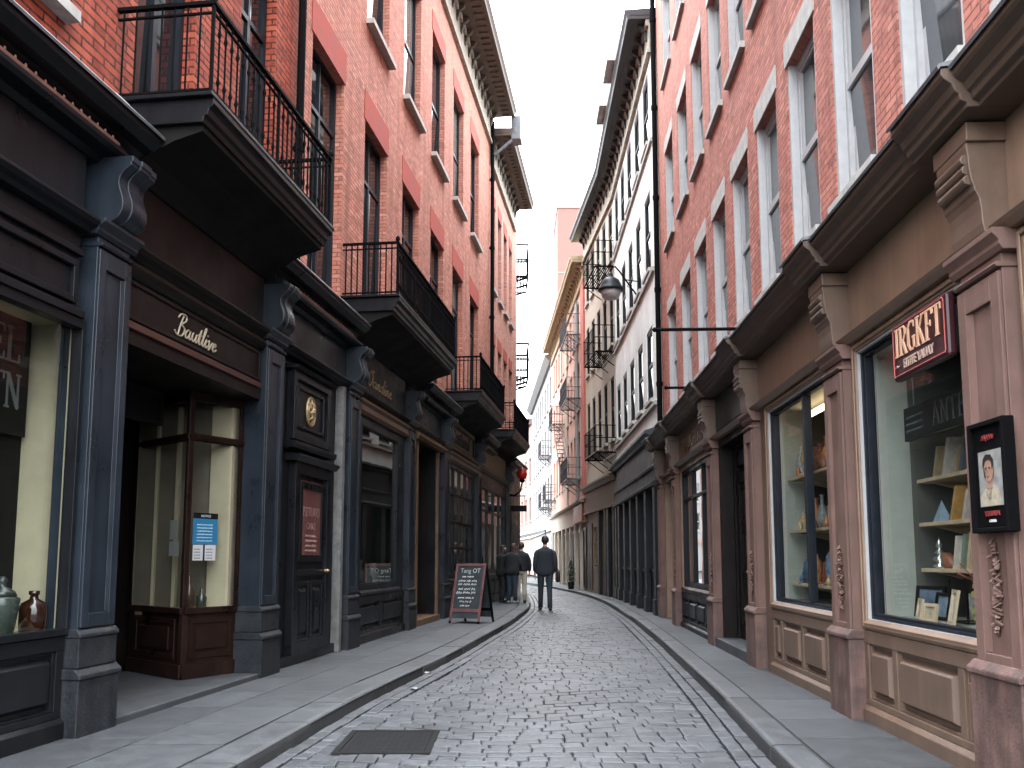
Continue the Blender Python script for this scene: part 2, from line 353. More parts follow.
# ---- writing
GLY = {
 'a': ([[(.7, .9), (.35, 1.), (.05, .5), (.3, 0), (.62, .4), (.75, 1.), (.7, .3), (.85, 0), (1.1, .3)]], 1.05),
 'u': ([[(0, .4), (.15, 1.), (.1, .3), (.35, 0), (.65, .5), (.75, 1.), (.7, .3), (.85, 0), (1.1, .3)]], 1.05),
 't': ([[(0, .3), (.28, 1.75), (.22, .3), (.4, 0), (.65, .3)], [(-.02, 1.1), (.55, 1.16)]], .6),
 'l': ([[(0, .3), (.35, 1.4), (.4, 2.2), (.22, 2.), (.2, .4), (.36, 0), (.6, .3)]], .56),
 'i': ([[(0, .3), (.2, 1.), (.15, .3), (.3, 0), (.55, .3)], [(.27, 1.45), (.31, 1.55)]], .52),
 'v': ([[(0, .8), (.15, 1.), (.28, .1), (.4, 0), (.7, .9), (.95, .85)]], .85),
 'e': ([[(0, .3), (.5, .7), (.4, 1.), (.15, .8), (.1, .3), (.36, 0), (.75, .35)]], .72),
 'n': ([[(0, .3), (.15, 1.), (.12, 0), (.17, .5), (.45, 1.), (.6, .8), (.58, .2), (.72, 0), (.95, .3)]], .93),
 'd': ([[(.7, .9), (.35, 1.), (.05, .5), (.3, 0), (.65, .4), (.88, 2.2), (.72, .3), (.87, 0), (1.1, .3)]], 1.05),
 'o': ([[(.6, .95), (.3, 1.), (.05, .5), (.3, 0), (.65, .3), (.68, .8), (.55, 1.), (.95, .9)]], .9),
 's': ([[(0, .3), (.42, 1.05), (.5, .4), (.3, 0), (.05, .12)], [(.3, 0), (.75, .35)]], .72),
 'B': ([[(.45, .0), (.5, 1.), (.68, 2.3)], [(0, 1.9), (.3, 2.4), (1., 2.45), (1.2, 1.9), (.7, 1.3), (1.25, .9), (1.1, .1), (.4, -.1), (-.15, .3)]], 1.45),
 'O': ([[(.8, 2.3), (.2, 1.8), (.1, .7), (.5, 0), (1., .4), (1.15, 1.4), (.8, 2.3), (.5, 1.95), (1.25, 2.4)]], 1.4),
 'C': ([[(1.1, 1.9), (.9, 2.3), (.3, 1.7), (.1, .7), (.5, 0), (1.1, .5)]], 1.15)}
def catmull(P, k=5):
    out = []
    for i in range(len(P)-1):
        p0, p1, p2, p3 = P[max(i-1, 0)], P[i], P[i+1], P[min(i+2, len(P)-1)]
        for j in range(k):
            u = j/k
            out.append(tuple(.5*(2*b+(c-a)*u+(2*a-5*b+4*c-d)*u*u+(3*b-a-3*c+d)*u**3) for a, b, c, d in zip(p0, p1, p2, p3)))
    out.append(P[-1]); return out
def script_letters(mb, word, a, d, z, size, r, direction=1, shear=.3, width=1.):
    x = 0.
    for ch in word:
        st, adv = GLY[ch]
        for P in st:
            Q = catmull(P) if len(P) > 2 else P
            mb.tube([(a+direction*(x+(q[0]+q[1]*shear))*size*width, d, z+q[1]*size) for q in Q], r, 5)
        x += adv
    return x*size*width
def scribble(mb, a, d, z, length, h, r, direction=1, seed=0):
    rnd = random.Random(seed); x = 0.
    while x < length:
        wl = min(length-x, rnd.uniform(.06, .16)*2); n = max(3, int(wl/(h*.42)))
        mb.tube([(a+direction*(x+wl*k/n), d, z+h*(.5+(.5 if k % 2 else -.5)*rnd.uniform(.5, 1.2))) for k in range(n+1)], r, 4)
        x += wl+h*.6
def font_geo(body, size, ext, bold=0.):
    cu = bpy.data.curves.new('lettering', 'FONT'); cu.body = body; cu.size = size; cu.extrude = ext; cu.offset = bold; cu.align_x = 'CENTER'; cu.resolution_u = 3
    o = bpy.data.objects.new('lettering', cu); COL.objects.link(o); bpy.context.view_layer.update()
    me = bpy.data.meshes.new_from_object(o.evaluated_get(bpy.context.evaluated_depsgraph_get()))
    V = [tuple(v.co) for v in me.vertices]; F = [tuple(p.vertices) for p in me.polygons]
    bpy.data.objects.remove(o); bpy.data.meshes.remove(me); bpy.data.curves.remove(cu)
    return V, F
def text(mb, body, a, d, z, size, ext=.004, direction=1, sx=1., bold=0., m=0):
    V, F = font_geo(body, size, ext, bold)
    k = [mb.p(a+direction*x*sx, d+e, z+y) for x, y, e in V]
    for f in F: mb.face([k[i] for i in f], m)

CAPS = {  # thick and thin strokes with serifs, cap height 1: (x0, z0, x1, z1, half width)
 'I': ([(.16, 0, .16, 1, .075), (.02, .03, .30, .03, .03), (.02, .97, .30, .97, .03)], .36),
 'R': ([(.14, 0, .14, 1, .07), (.0, .03, .28, .03, .03), (.0, .97, .4, .97, .03), (.4, .97, .52, .87, .04), (.53, .88, .53, .66, .06), (.52, .68, .4, .53, .04), (.14, .52, .42, .52, .03), (.3, .52, .56, .03, .065), (.48, .03, .66, .03, .03)], .68),
 'G': ([(.55, .75, .55, .97, .03), (.55, .88, .42, .97, .035), (.44, .97, .26, .96, .035), (.28, .97, .12, .8, .055), (.1, .82, .1, .2, .075), (.12, .2, .27, .03, .055), (.25, .03, .46, .04, .035), (.54, .06, .54, .42, .065), (.4, .43, .64, .43, .03)], .70),
 'K': ([(.14, 0, .14, 1, .07), (.0, .03, .28, .03, .03), (.0, .97, .28, .97, .03), (.2, .42, .55, .97, .035), (.44, .97, .66, .97, .03), (.28, .56, .58, .03, .065), (.48, .03, .7, .03, .03)], .70),
 'F': ([(.14, 0, .14, 1, .07), (.0, .03, .3, .03, .03), (.0, .97, .54, .97, .03), (.53, .78, .53, .98, .03), (.2, .52, .42, .52, .03), (.41, .42, .41, .62, .025)], .58),
 'T': ([(.3, 0, .3, 1, .075), (.17, .03, .43, .03, .03), (.02, .97, .58, .97, .03), (.03, .78, .03, .98, .03), (.57, .78, .57, .98, .03)], .64),
 'A': ([(.06, .03, .3, .98, .04), (.28, .98, .56, .03, .075), (-.03, .03, .16, .03, .03), (.45, .03, .67, .03, .03), (.16, .36, .46, .36, .03)], .68),
 'N': ([(.1, 0, .1, 1, .04), (.1, .97, .54, .03, .07), (.54, 0, .54, 1, .04), (0, .03, .2, .03, .03), (-.02, .97, .16, .97, .03), (.44, .97, .64, .97, .03)], .68),
 'E': ([(.14, 0, .14, 1, .07), (.0, .03, .54, .03, .03), (.0, .97, .52, .97, .03), (.51, .78, .51, .98, .03), (.54, .02, .54, .24, .03), (.2, .52, .4, .52, .03), (.39, .42, .39, .62, .025)], .6),
 'L': ([(.14, 0, .14, 1, .07), (.0, .03, .52, .03, .03), (.0, .97, .28, .97, .03), (.52, .02, .52, .26, .03)], .58)}
def caps(mb, word, a, d, z, h, direction=1, sx=1., ext=.004):
    tot = sum(CAPS[c][1] for c in word)*h*sx; x = -tot/2; n = 0
    for c in word:
        for x0, z0, x1, z1, hw in CAPS[c][0]:
            X0, Z0, X1, Z1 = x0*sx, z0, x1*sx, z1; L = math.hypot(X1-X0, Z1-Z0); nx, nz = -(Z1-Z0)/L*hw*min(1, sx+.15), (X1-X0)/L*hw
            n += 1; e = ext+.00008*(n % 9)
            mb.prismd([(a+direction*(x+px*h), z+pz*h) for px, pz in ((X0+nx, Z0+nz), (X1+nx, Z1+nz), (X1-nx, Z1-nz), (X0-nx, Z0-nz))], d, d+e)
        x += CAPS[c][1]*h*sx

# ------------------------------------------------------------------ world, camera, sun
wd = bpy.data.worlds.new("World"); scene.world = wd; wd.use_nodes = True
nt = wd.node_tree; nt.nodes.clear()
SUN_EL, SUN_AZ = rad(68), rad(12)
sky = nt.nodes.new('ShaderNodeTexSky'); sky.sky_type = 'NISHITA'; sky.sun_disc = False
sky.sun_elevation = SUN_EL; sky.sun_rotation = SUN_AZ; sky.dust_density = 4.; sky.air_density = 1.2
hs = nt.nodes.new('ShaderNodeHueSaturation'); hs.inputs['Saturation'].default_value = .15
b1 = nt.nodes.new('ShaderNodeBackground'); b1.inputs[1].default_value = .12
b2 = nt.nodes.new('ShaderNodeBackground'); b2.inputs[0].default_value = (.95, 1., 1.06, 1); b2.inputs[1].default_value = 9.6     # the white overcast layer
tcw = nt.nodes.new('ShaderNodeTexCoord'); spw = nt.nodes.new('ShaderNodeSeparateXYZ'); mrw = nt.nodes.new('ShaderNodeMapRange')
nt.links.new(tcw.outputs['Generated'], spw.inputs[0]); nt.links.new(spw.outputs[2], mrw.inputs[0])
for i_, v_ in ((1, 0.), (2, 1.), (3, 4.), (4, 15.6)): mrw.inputs[i_].default_value = v_      # overcast: the zenith outshines the horizon
nt.links.new(mrw.outputs[0], b2.inputs[1])
ad = nt.nodes.new('ShaderNodeAddShader'); ow = nt.nodes.new('ShaderNodeOutputWorld')
nt.links.new(sky.outputs[0], hs.inputs['Color']); nt.links.new(hs.outputs[0], b1.inputs[0]); nt.links.new(b1.outputs[0], ad.inputs[0]); nt.links.new(b2.outputs[0], ad.inputs[1]); nt.links.new(ad.outputs[0], ow.inputs[0])
sl = bpy.data.lights.new('sun', 'SUN'); sl.energy = 1.2; sl.angle = rad(14); sl.color = (1., .96, .9)
so = bpy.data.objects.new('sun', sl); COL.objects.link(so)
sd = Vector((math.sin(SUN_AZ)*math.cos(SUN_EL), math.cos(SUN_AZ)*math.cos(SUN_EL), math.sin(SUN_EL)))
so.rotation_euler = sd.to_track_quat('Z', 'Y').to_euler(); so.location = (0, 0, 40)
cd = bpy.data.cameras.new('camera'); cam = bpy.data.objects.new('camera', cd); COL.objects.link(cam)
cam.location = (0, 0, 1.25); cam.rotation_euler = (rad(96.5), 0, 0)
cd.sensor_width = 36; cd.lens = 900/1024*36; cd.shift_y = 72.5/1024; cd.clip_end = 3000; cd.clip_start = .05
scene.camera = cam
cy = scene.cycles; cy.max_bounces = 5; cy.diffuse_bounces = 2; cy.glossy_bounces = 3; cy.transparent_max_bounces = 8; cy.use_adaptive_sampling = True; cy.adaptive_threshold = .03
cy.caustics_reflective = False; cy.caustics_refractive = False; cy.sample_clamp_indirect = 6.
scene.view_settings.view_transform = 'Standard'; scene.view_settings.look = 'None'; scene.view_settings.exposure = 0

# ------------------------------------------------------------------ frontages
def LX(y): return -3.9+.128*y
def RX(y): return 2.38+.042*y
SL = Side((LX(0), 0), (LX(10), 10), -1)
SR = Side((RX(0), 0), (RX(10), 10), 1)
SG = Side((RX(20)-.01, 20.25), (3.3, 29), 1)
SC = Side((3.3, 29.02), (2.85, 35.5), 1)
SP = Side((2.85, 35.52), (2.25, 52), 1)
SW = Side((2.25, 52.02), (1.5, 72), 1)
SF = Side((1.5, 72.02), (-1.2, 95), 1)
SL3 = Side((-.55, 34.6), (-.75, 48), -1)

# ------------------------------------------------------------------ ground, road, pavements, kerbs
g = MB(); g.quad((-600, -600, -.135), (600, -600, -.135), (600, 600, -.135), (-600, 600, -.135))
tag(g.build('ground', 'mortar'), kind='structure')

def interp(T, y):
    if y <= T[0][0]: (a, b), (c, d) = T[0], T[1]
    elif y >= T[-1][0]: (a, b), (c, d) = T[-2], T[-1]
    else:
        for k in range(len(T)-1):
            if T[k][0] <= y <= T[k+1][0]: (a, b), (c, d) = T[k], T[k+1]; break
    return b+(d-b)*(y-a)/(c-a)
def smooth_table(T):
    ys = [T[0][0]+(T[-1][0]-T[0][0])*k/160 for k in range(161)]
    return [(y, sum(interp(T, y+e) for e in (-1.2, -.8, -.4, 0, .4, .8, 1.2))/7) for y in ys]
RK = smooth_table([(-4, 1.1), (2, 1.44), (5.9, 1.72), (8.74, 1.97), (14.6, 2.36), (19.4, 2.62), (24, 2.76), (28, 2.84), (32, 2.76), (35, 2.58), (38, 2.3), (43, 1.75), (48.6, .97), (55, .1), (65, -1.4), (80, -4), (100, -8)])
LK = smooth_table([(-4, -2.9), (2, -2.15), (5.9, -1.66), (7.64, -1.52), (9.57, -1.26), (11.8, -.88), (18.7, -.02), (23.8, .44), (26, .52)])
LKEND = [(.52, 26.0), (.56, 28.), (.57, 30.), (.57, 32.), (.56, 33.8), (.4, 34.8), (-.3, 35.4)]

def sett(mb, q, z, inset, drop, rnd, jit=.004, tilt=.03):
    cx = sum(p[0] for p in q)/4; cy = sum(p[1] for p in q)/4
    tx, ty = rnd.uniform(-1, 1)*tilt, rnd.uniform(-1, 1)*tilt; dz = rnd.uniform(-jit, jit)
    def ring(k, zz, tilt):
        out = []
        for (x, y) in q:
            L = math.hypot(x-cx, y-cy); f = max(.2, 1-k*1.41/L)
            X, Y = cx+(x-cx)*f, cy+(y-cy)*f
            out.append(mb.p(X, Y, zz+((X-cx)*tx+(Y-cy)*ty if tilt else 0)))
        return out
    a = ring(.0, z-drop, False); b = ring(.0, z-inset*.55+dz, True); c = ring(inset*.45, z-inset*.16+dz, True); t = ring(inset*1.2, z+dz, True)
    for r0, r1 in ((a, b), (b, c), (c, t)):
        for k in range(4): mb.face((r0[k], r0[(k+1) % 4], r1[(k+1) % 4], r1[k]))
    mb.face(t)

rnd = random.Random(3)
road = MB(); ZR = -.10
LKT = [(p[1], p[0]) for p in LKEND[:5]]
def LKF(y): return interp(LK, y) if y < 26 else interp(LKT, y)
def xl(y): return LKF(y) if y < 34 else max(-4.3, .55-(y-34)*1.5)
def yw(x, r): return r+.15*math.sin(x*1.7+r*.6)+.07*math.sin(x*3.2-r*1.1+1.)+.035*(x-.3)**2*math.cos(r*.35)
# courses along each kerb
def along(fx, y0, y1, wdt, sign, n):
    for c in range(n):
        y = y0
        while y < y1:
            L = rnd.uniform(.16, .3); o0 = (c*wdt+.012)*sign; o1 = ((c+1)*wdt-.006)*sign
            q = [(fx(y)+o0, y+.004), (fx(y)+o1, y+.004), (fx(y+L)+o1, y+L-.006), (fx(y+L)+o0, y+L-.006)]
            sett(road, q, ZR, .012, .035, rnd); y += L
GW = .125
along(lambda y: LKF(y), 2.5, 34, GW, 1, 2)
along(lambda y: interp(RK, y), 2.5, 45, GW, -1, 2)
PATCH = (-1.27, -.57, 6.45, 7.3)
r = 3.0
while r < 62:
    pitch = rnd.uniform(.145, .185) if r < 30 else .2
    a = xl(r)+2*GW+.01; b = interp(RK, r)-2*GW-.01
    x = a
    while x < b-.05:
        L = rnd.uniform(.13, .25) if r < 30 else rnd.uniform(.2, .34)
        x2 = min(b, x+L)
        if b-x2 < .07: x2 = b
        gp = rnd.uniform(.002, .004); gr = rnd.uniform(.005, .009)
        sk = rnd.uniform(-.012, .012); q = [(x+gp, yw(x, r)+gr), (x2-gp, yw(x2, r)+gr), (x2-gp+sk, yw(x2, r+pitch)-gr), (x+gp+sk, yw(x, r+pitch)-gr)]
        cx = (x+x2)/2; cy = yw(cx, r+pitch/2)
        if not (PATCH[0]+.09 < cx < PATCH[1]-.09 and PATCH[2]+.08 < cy < PATCH[3]-.08):
            sett(road, q, ZR, .010, .035, rnd, .004, .018)
        x = x2
    r += pitch
tag(road.build('road', 'setts', smooth=False), kind='structure')

def pavement(name, wallx, kerbx, y0, y1, kw, side):
    rn = random.Random(11 if side < 0 else 12)
    bed = MB(); P = []
    n = 120
    for k in range(n):
        ya, yb = y0+(y1-y0)*k/n, y0+(y1-y0)*(k+1)/n
        bed.quad((wallx(ya), ya, -.012), (kerbx(ya), ya, -.012), (kerbx(yb), yb, -.012), (wallx(yb), yb, -.012))
    k = MB(); y = y0
    bedo = bed.build('pavement_bed', 'mortar'); tag(bedo, kind='structure')
    pv = MB()
    inner = lambda y: kerbx(y)+side*(kw+.014)
    rowsn = 2 if side < 0 else 1
    edges = [0., .52, 1.] if side < 0 else [0., 1.]
    for c in range(len(edges)-1):
        y = y0+rn.uniform(0, .6)-.8
        while y < y1:
            L = rn.uniform(.75, 1.35); e = min(y+L, y1)
            f = lambda yy, t: wallx(yy)-side*.0+(inner(yy)-wallx(yy))*t
            gp = .009
            q = [(f(y+gp, edges[c]), y+gp), (f(y+gp, edges[c+1])+side*gp, y+gp), (f(e-gp, edges[c+1])+side*gp, e-gp), (f(e-gp, edges[c])+side*gp*0, e-gp)]
            sett(pv, q, .0, .006, .03, rn, .0015, .002); y = e
    tag(pv.build(name, 'flag'), kind='structure')
    kb = MB(); y = y0
    while y < y1:
        L = rn.uniform(.9, 1.5); e = min(y+L, y1); m = max(2, int(L/.3))
        ys = [y+.006+(e-y-.012)*i/m for i in range(m+1)]
        prof = [(kw, -.03), (kw, .0), (.05, .002), (.02, -.004), (.004, -.018), (0, -.04), (-.006, -.135)]
        jx, jz = rn.uniform(-.008, .008), rn.uniform(-.006, .004)
        R = [[kb.p(kerbx(yy)+side*(p[0]+jx), yy, p[1]+jz) for p in prof] for yy in ys]
        for A, B in zip(R, R[1:]):
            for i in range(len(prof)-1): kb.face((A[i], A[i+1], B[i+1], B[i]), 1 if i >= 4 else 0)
        kb.face(R[0]); kb.face(R[-1]); y = e
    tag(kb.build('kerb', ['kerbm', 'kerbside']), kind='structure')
pavement('pavement', lambda y: LX(y)-.2, lambda y: interp(LK, y), -3, 26.0, .3, -1)
def rwall(y):
    if y < 20: return RX(y)+.2
    if y < 29: return 3.42
    if y < 35.5: return 3.3-(y-29)*.07+.1
    return 2.95-(y-35.5)*.036
pavement('pavement', rwall, lambda y: interp(RK, y), -3, 60., .22, 1)
# rounded end of the left pavement at the corner
pe = MB(); top = [(x, y, 0.) for x, y in LKEND]; base = [(-.8, 26.0), (-.9, 29.3)]
pe.face([pe.p(*q) for q in [(-.3, 35.4, -.001), (-.8, 26., -.001)]+[(x, y, -.001) for x, y in LKEND]])
tag(pe.build('pavement', 'flag'), kind='structure')
kb = MB()
R = [[kb.p(x-n*(.3 if False else 1)*ox, y-.0, z) for ox, z in ((0, .002), (-.0, -.02), (-.006, -.135))] for (x, y), n in zip(LKEND, [1]*7)]
for A, B in zip(R, R[1:]):
    for i in range(2): kb.face((A[i], A[i+1], B[i+1], B[i]))
tag(kb.build('kerb', 'kerbside'), kind='structure')

cv = MB()
cv.box(-1.21, -.62, 6.5, 7.25, -.125, -.092)
for k in range(12):
    for j in range(15): cv.box(-1.19+k*.0475, -1.19+k*.0475+.03, 6.52+j*.0475, 6.52+j*.0475+.03, -.092, -.0905)
o = cv.build('utility_cover', 'plate'); tag(o, 'flat dark iron access cover set into the cobbles near the left kerb', 'utility cover')
fr = MB(); fr.box(-1.26, -1.215, 6.45, 7.3, -.125, -.089); fr.box(-.615, -.57, 6.45, 7.3, -.125, -.089); fr.box(-1.215, -.615, 6.45, 6.495, -.125, -.089); fr.box(-1.215, -.615, 7.255, 7.3, -.125, -.089)
fr.build('frame', 'plate', o)

# ------------------------------------------------------------------ reusable building parts
def sash_window(b, w, h, frame, fd, pane, style='sash', fw=.07, lintel=None, lint_h=.3, sill=None, sill_w=.1, lint_over=.1, depth=.12, two=False, jamb=False):
    """meshes of one window type, origin at the middle of its foot on the wall plane"""
    sg = b.w.sg; out = []
    f = MB(sg); f.ringframe(-w/2, w/2, 0, h, fw, -depth-.06, -depth)
    zm = h*.5 if style == 'sash' else h*.74
    f.box(-w/2+fw, w/2-fw, -depth-.05, -depth-.005, zm-.03, zm+.03)
    if style == 'sash':
        f.ringframe(-w/2+fw, w/2-fw, zm+.03, h-fw, .04, -depth-.055, -depth-.015)
        f.ringframe(-w/2+fw, w/2-fw, fw, zm-.03, .045, -depth-.085, -depth-.045)
    else:
        f.box(-.035, .035, -depth-.05, -depth-.006, fw, zm-.03)
        f.box(-.015, .015, -depth-.05, -depth-.01, zm+.03, h-fw)
    if jamb:
        f.box(-w/2+.001, -w/2+.05, -depth+.001, -.012, 0, h-.001); f.box(w/2-.05, w/2-.001, -depth+.001, -.012, 0, h-.001)
    if two: f.box(-.012, .012, -depth-.07, -depth-.02, fw, h-fw)
    fm = f.mesh('window', frame)
    p = MB(sg); p.quad((-w/2+fw, -depth-.07, fw*.5), (w/2-fw, -depth-.07, fw*.5), (w/2-fw, -depth-.03, zm), (-w/2+fw, -depth-.03, zm)); p.quad((-w/2+fw, -depth-.04, zm), (w/2-fw, -depth-.04, zm), (w/2-fw, -depth-.04, h-fw*.5), (-w/2+fw, -depth-.04, h-fw*.5))
    kids = [('pane', p.mesh('pane', pane))]
    if lintel:
        l = MB(sg); l.box(-w/2-lint_over, w/2+lint_over, -.1, .012, h+.002, h+lint_h); kids.append(('lintel', l.mesh('lintel', lintel)))
    if sill:
        l = MB(sg); l.box(-w/2-.05, w/2+.05, -depth-.05, sill_w, -.09, -.002); kids.append(('sill', l.mesh('sill', sill)))
    return fm, kids
def put_window(b, proto, a, d, z):
    o = inst('window', proto[0], b.e, b.loc(a, d, z))
    for n, me in proto[1]: inst(n, me, o)
    return o

def pilaster(b, a0, a1, zc, zt, mats, plinth_h=.40, upper=.74, corb=(.64, .18), panel=True, capproj=.05, block=False):
    """plinth, panelled shaft, capital at zc, scroll bracket up to zt"""
    m_sh, m_pl, m_cap, m_in = mats[:4]; m_br = mats[4] if len(mats) > 4 else m_cap
    w = a1-a0
    s = b.mb(); s.box(a0+.04, a1-.04, -.3, -.035, .1, zc-.12)
    if panel:
        e = .03 if w < .55 else .05
        s.box(a0+.04, a0+.04+w*.17, -.034, -.01, upper+.02, zc-.22); s.box(a1-.04-w*.17, a1-.04, -.034, -.01, upper+.02, zc-.22)
        s.box(a0+.04+w*.17, a1-.04-w*.17, -.034, -.01, zc-.36, zc-.22); s.box(a0+.04+w*.17, a1-.04-w*.17, -.034, -.01, upper+.02, upper+.12)
        s.prismz([(a0+.04+w*.17, -.034), (a0+.04+w*.17, -.012), (a0+.04+w*.17+e, -.034)], upper+.12, zc-.36)
        s.prismz([(a1-.04-w*.17, -.034), (a1-.04-w*.17, -.012), (a1-.04-w*.17-e, -.034)], upper+.12, zc-.36)
    o = s.build('pilaster', m_sh, b.e, bevel=.006)
    p = b.mb(); p.box(a0, a1, -.3, .02, -.01, plinth_h)
    p.prism([(-.3, plinth_h), (.035, plinth_h), (.035, plinth_h+.03), (-.01, plinth_h+.075), (-.3, plinth_h+.075)], a0-.012, a1+.012)
    if upper > plinth_h+.1:
        p.box(a0+.015, a1-.015, -.3, .0, plinth_h+.076, upper-.05)
        p.prism([(-.3, upper-.05), (.012, upper-.05), (.012, upper-.025), (-.02, upper+.01), (-.3, upper+.01)], a0+.006, a1-.006)
    p.build('plinth', m_pl, o, bevel=.008)
    c = b.mb()
    c.prism([(-.3, zc-.12), (-.02, zc-.12), (.0, zc-.09), (.0, zc-.07), (capproj*.6, zc-.045), (capproj, zc-.03), (capproj, zc), (-.3, zc)], a0-.02, a1+.02)
    c.prism([(-.3, zc-.2), (-.005, zc-.2), (.01, zc-.185), (-.005, zc-.17), (-.3, zc-.17)], a0+.03, a1-.03)
    c.build('capital', m_cap, o, bevel=.004)
    if corb:
        h, d = zt-zc, corb[1]; k = b.mb()
        prof = [(-.3, 0)]+catmull([(.04, 0), (.09, .03), (.16, .1), (.20, .22), (.195, .36), (.155, .5), (.135, .6), (.15, .7), (.21, .79), (.27, .84)], 3)+[(.29, .86), (.29, .9), (.31, .91), (.31, 1.), (-.3, 1.)]
        if block:
            prof = [(-.3, 0), (.03, 0), (.06, .03), (.085, .1), (.095, .22), (.115, .31), (.16, .37), (.195, .39), (.2, .43), (.235, .47), (.27, .58), (.285, .72), (.30, .78), (.30, 1.), (-.3, 1.)]
            for q in range(3): k.tube([(a0+w*.2, (.245+.02*q)*d/.3, zc+h*(.5+.09*q)), (a1-w*.2, (.245+.02*q)*d/.3, zc+h*(.5+.09*q))], h*.05, 8)
            k.box(a0+w*.12, a1-w*.12, -.3, .32*d/.3, zc+h*.82, zc+h*.99)
        k.prism([(x*(d/.3) if x > 0 else x, zc+.002+z*(h-.004)) for x, z in prof], a0+w*.16, a1-w*.16)
        if not block: k.prism([((x*(d/.3) if x > 0 else x)+.018 if x > 0 else x, zc+.006+z*(h*.985)) for x, z in prof], a0+w*.36, a1-w*.36)
        k.build('bracket', m_br, o, bevel=.006)
    return o

def riser(b, a0, a1, z0, z1, d, mats, n=1, weights=None, base=.12, name='stall_riser'):
    """panelled wall under a shop window"""
    m, mp = mats
    s = b.mb(); s.box(a0, a1, -.3, d-.05, z0, z1)
    s.prism([(-.3, z0-.005), (d+.03, z0-.005), (d+.03, z0+base-.03), (d-.0, z0+base), (-.3, z0+base)], a0, a1)
    s.box(a0, a1, d-.05, d, z1-.1, z1); s.box(a0, a1, d-.05, d-.002, z0+base+.001, z0+base+.05)
    ws = weights or [1]*n; tot = sum(ws); st = .08; L = (a1-a0-st*(len(ws)+1)); x = a0
    fields = b.mb()
    for wgt in ws:
        s.box(x, x+st, d-.05, d-.004, z0+base+.05, z1-.1); x += st
        pw = L*wgt/tot
        s.ringframe(x, x+pw, z0+base+.05, z1-.1, .02, d-.05, d-.02)
        fields.frust(x+.045, x+pw-.045, z0+base+.095, z1-.145, d-.0495, d+.004, .035)
        x += pw
    s.box(x, x+st, d-.05, d-.004, z0+base+.05, z1-.1)
    r_ = s.build(name, m, b.e, bevel=.005); fields.build('panel', mp, r_, bevel=.003)
    return r_

def balcony(b, a0, a1, z=5.05, dep=.6, wd=-.25, pitch=.115, bars=True, slab='char', rail='iron', h=.84, cove=True, rb=.009):
    s = b.mb()
    s.prism([(wd, z-.2), (dep-.07, z-.2), (dep-.06, z-.15), (dep-.03, z-.14), (dep-.02, z-.085), (dep, z-.075), (dep+.02, z-.05), (dep+.02, z), (wd, z)], a0, a1)
    s.box(a0-.05, a1+.05, wd, dep+.025, z+.001, z+.035)
    o = s.build('balcony', slab, b.e, bevel=.006)
    if cove:
        q = b.mb(); q.prism([(wd, z-.58), (-.1, z-.58), (-.07, z-.54), (.04, z-.43), (dep*.45, z-.32), (dep-.09, z-.25), (dep-.09, z-.2005), (wd, z-.2005)], a0+.05, a1-.05)
        q.build('soffit', 'black', o)
    r_ = b.mb(); zb, zt = z+.06, z+h
    e0, e1 = a0+.02, a1-.02; dd = dep-.02
    def rl(zz, w, hh):
        r_.box(e0-w/2, e1+w/2, dd-w/2, dd+w/2, zz-hh, zz); r_.box(e0-w/2, e0+w/2, wd, dd-w/2-.001, zz-hh, zz); r_.box(e1-w/2, e1+w/2, wd, dd-w/2-.001, zz-hh, zz)
    rl(zt, .045, .03); rl(zt-.09, .022, .016); rl(zb+.03, .025, .018)
    n = max(2, int((e1-e0)/pitch))
    for k in range(n+1):
        x = e0+(e1-e0)*k/n; big = k in (0, n) or k % 12 == 0
        rr = .018 if big else rb
        r_.tube([(x, dd, zb-.03), (x, dd, zt-.03)], rr, 5)
        if not big:
            r_.tube([(x, dd, zb+.1), (x, dd, zb+.14), (x, dd, zb+.18)], [rb, rb*2.1, rb], 5)
            r_.tube([(x, dd, zt-.26), (x, dd, zt-.22), (x, dd, zt-.18)], [rb, rb*2.1, rb], 5)
    m = max(2, int((dd-wd)/pitch))
    for x in (e0, e1):
        for k in range(m): r_.tube([(x, wd+.05+(dd-wd-.05)*k/m, zb-.03), (x, wd+.05+(dd-wd-.05)*k/m, zt-.03)], rb, 5)
    for x in (e0, e1): r_.lathe((x, dd, zt), [(.02, 0), (.035, .03), (.03, .06), (.004, .09)], 8)
    r_.build('railing', rail, o)
    return o

def downpipe(b, a, d, z0, z1, r=.05, m='iron', wl=-.25):
    p = b.mb(); p.tube([(a, d, z0), (a, d, z1)], r, 10); z = z0+1.5
    while z < z1: p.tube([(a, d, z-.05), (a, d, z+.05)], r*1.25, 10); p.box(a-r*.5, a+r*.5, wl, d, z-.02, z+.02); z += 2.2
    return p.build('downpipe', m, b.e, smooth=False)

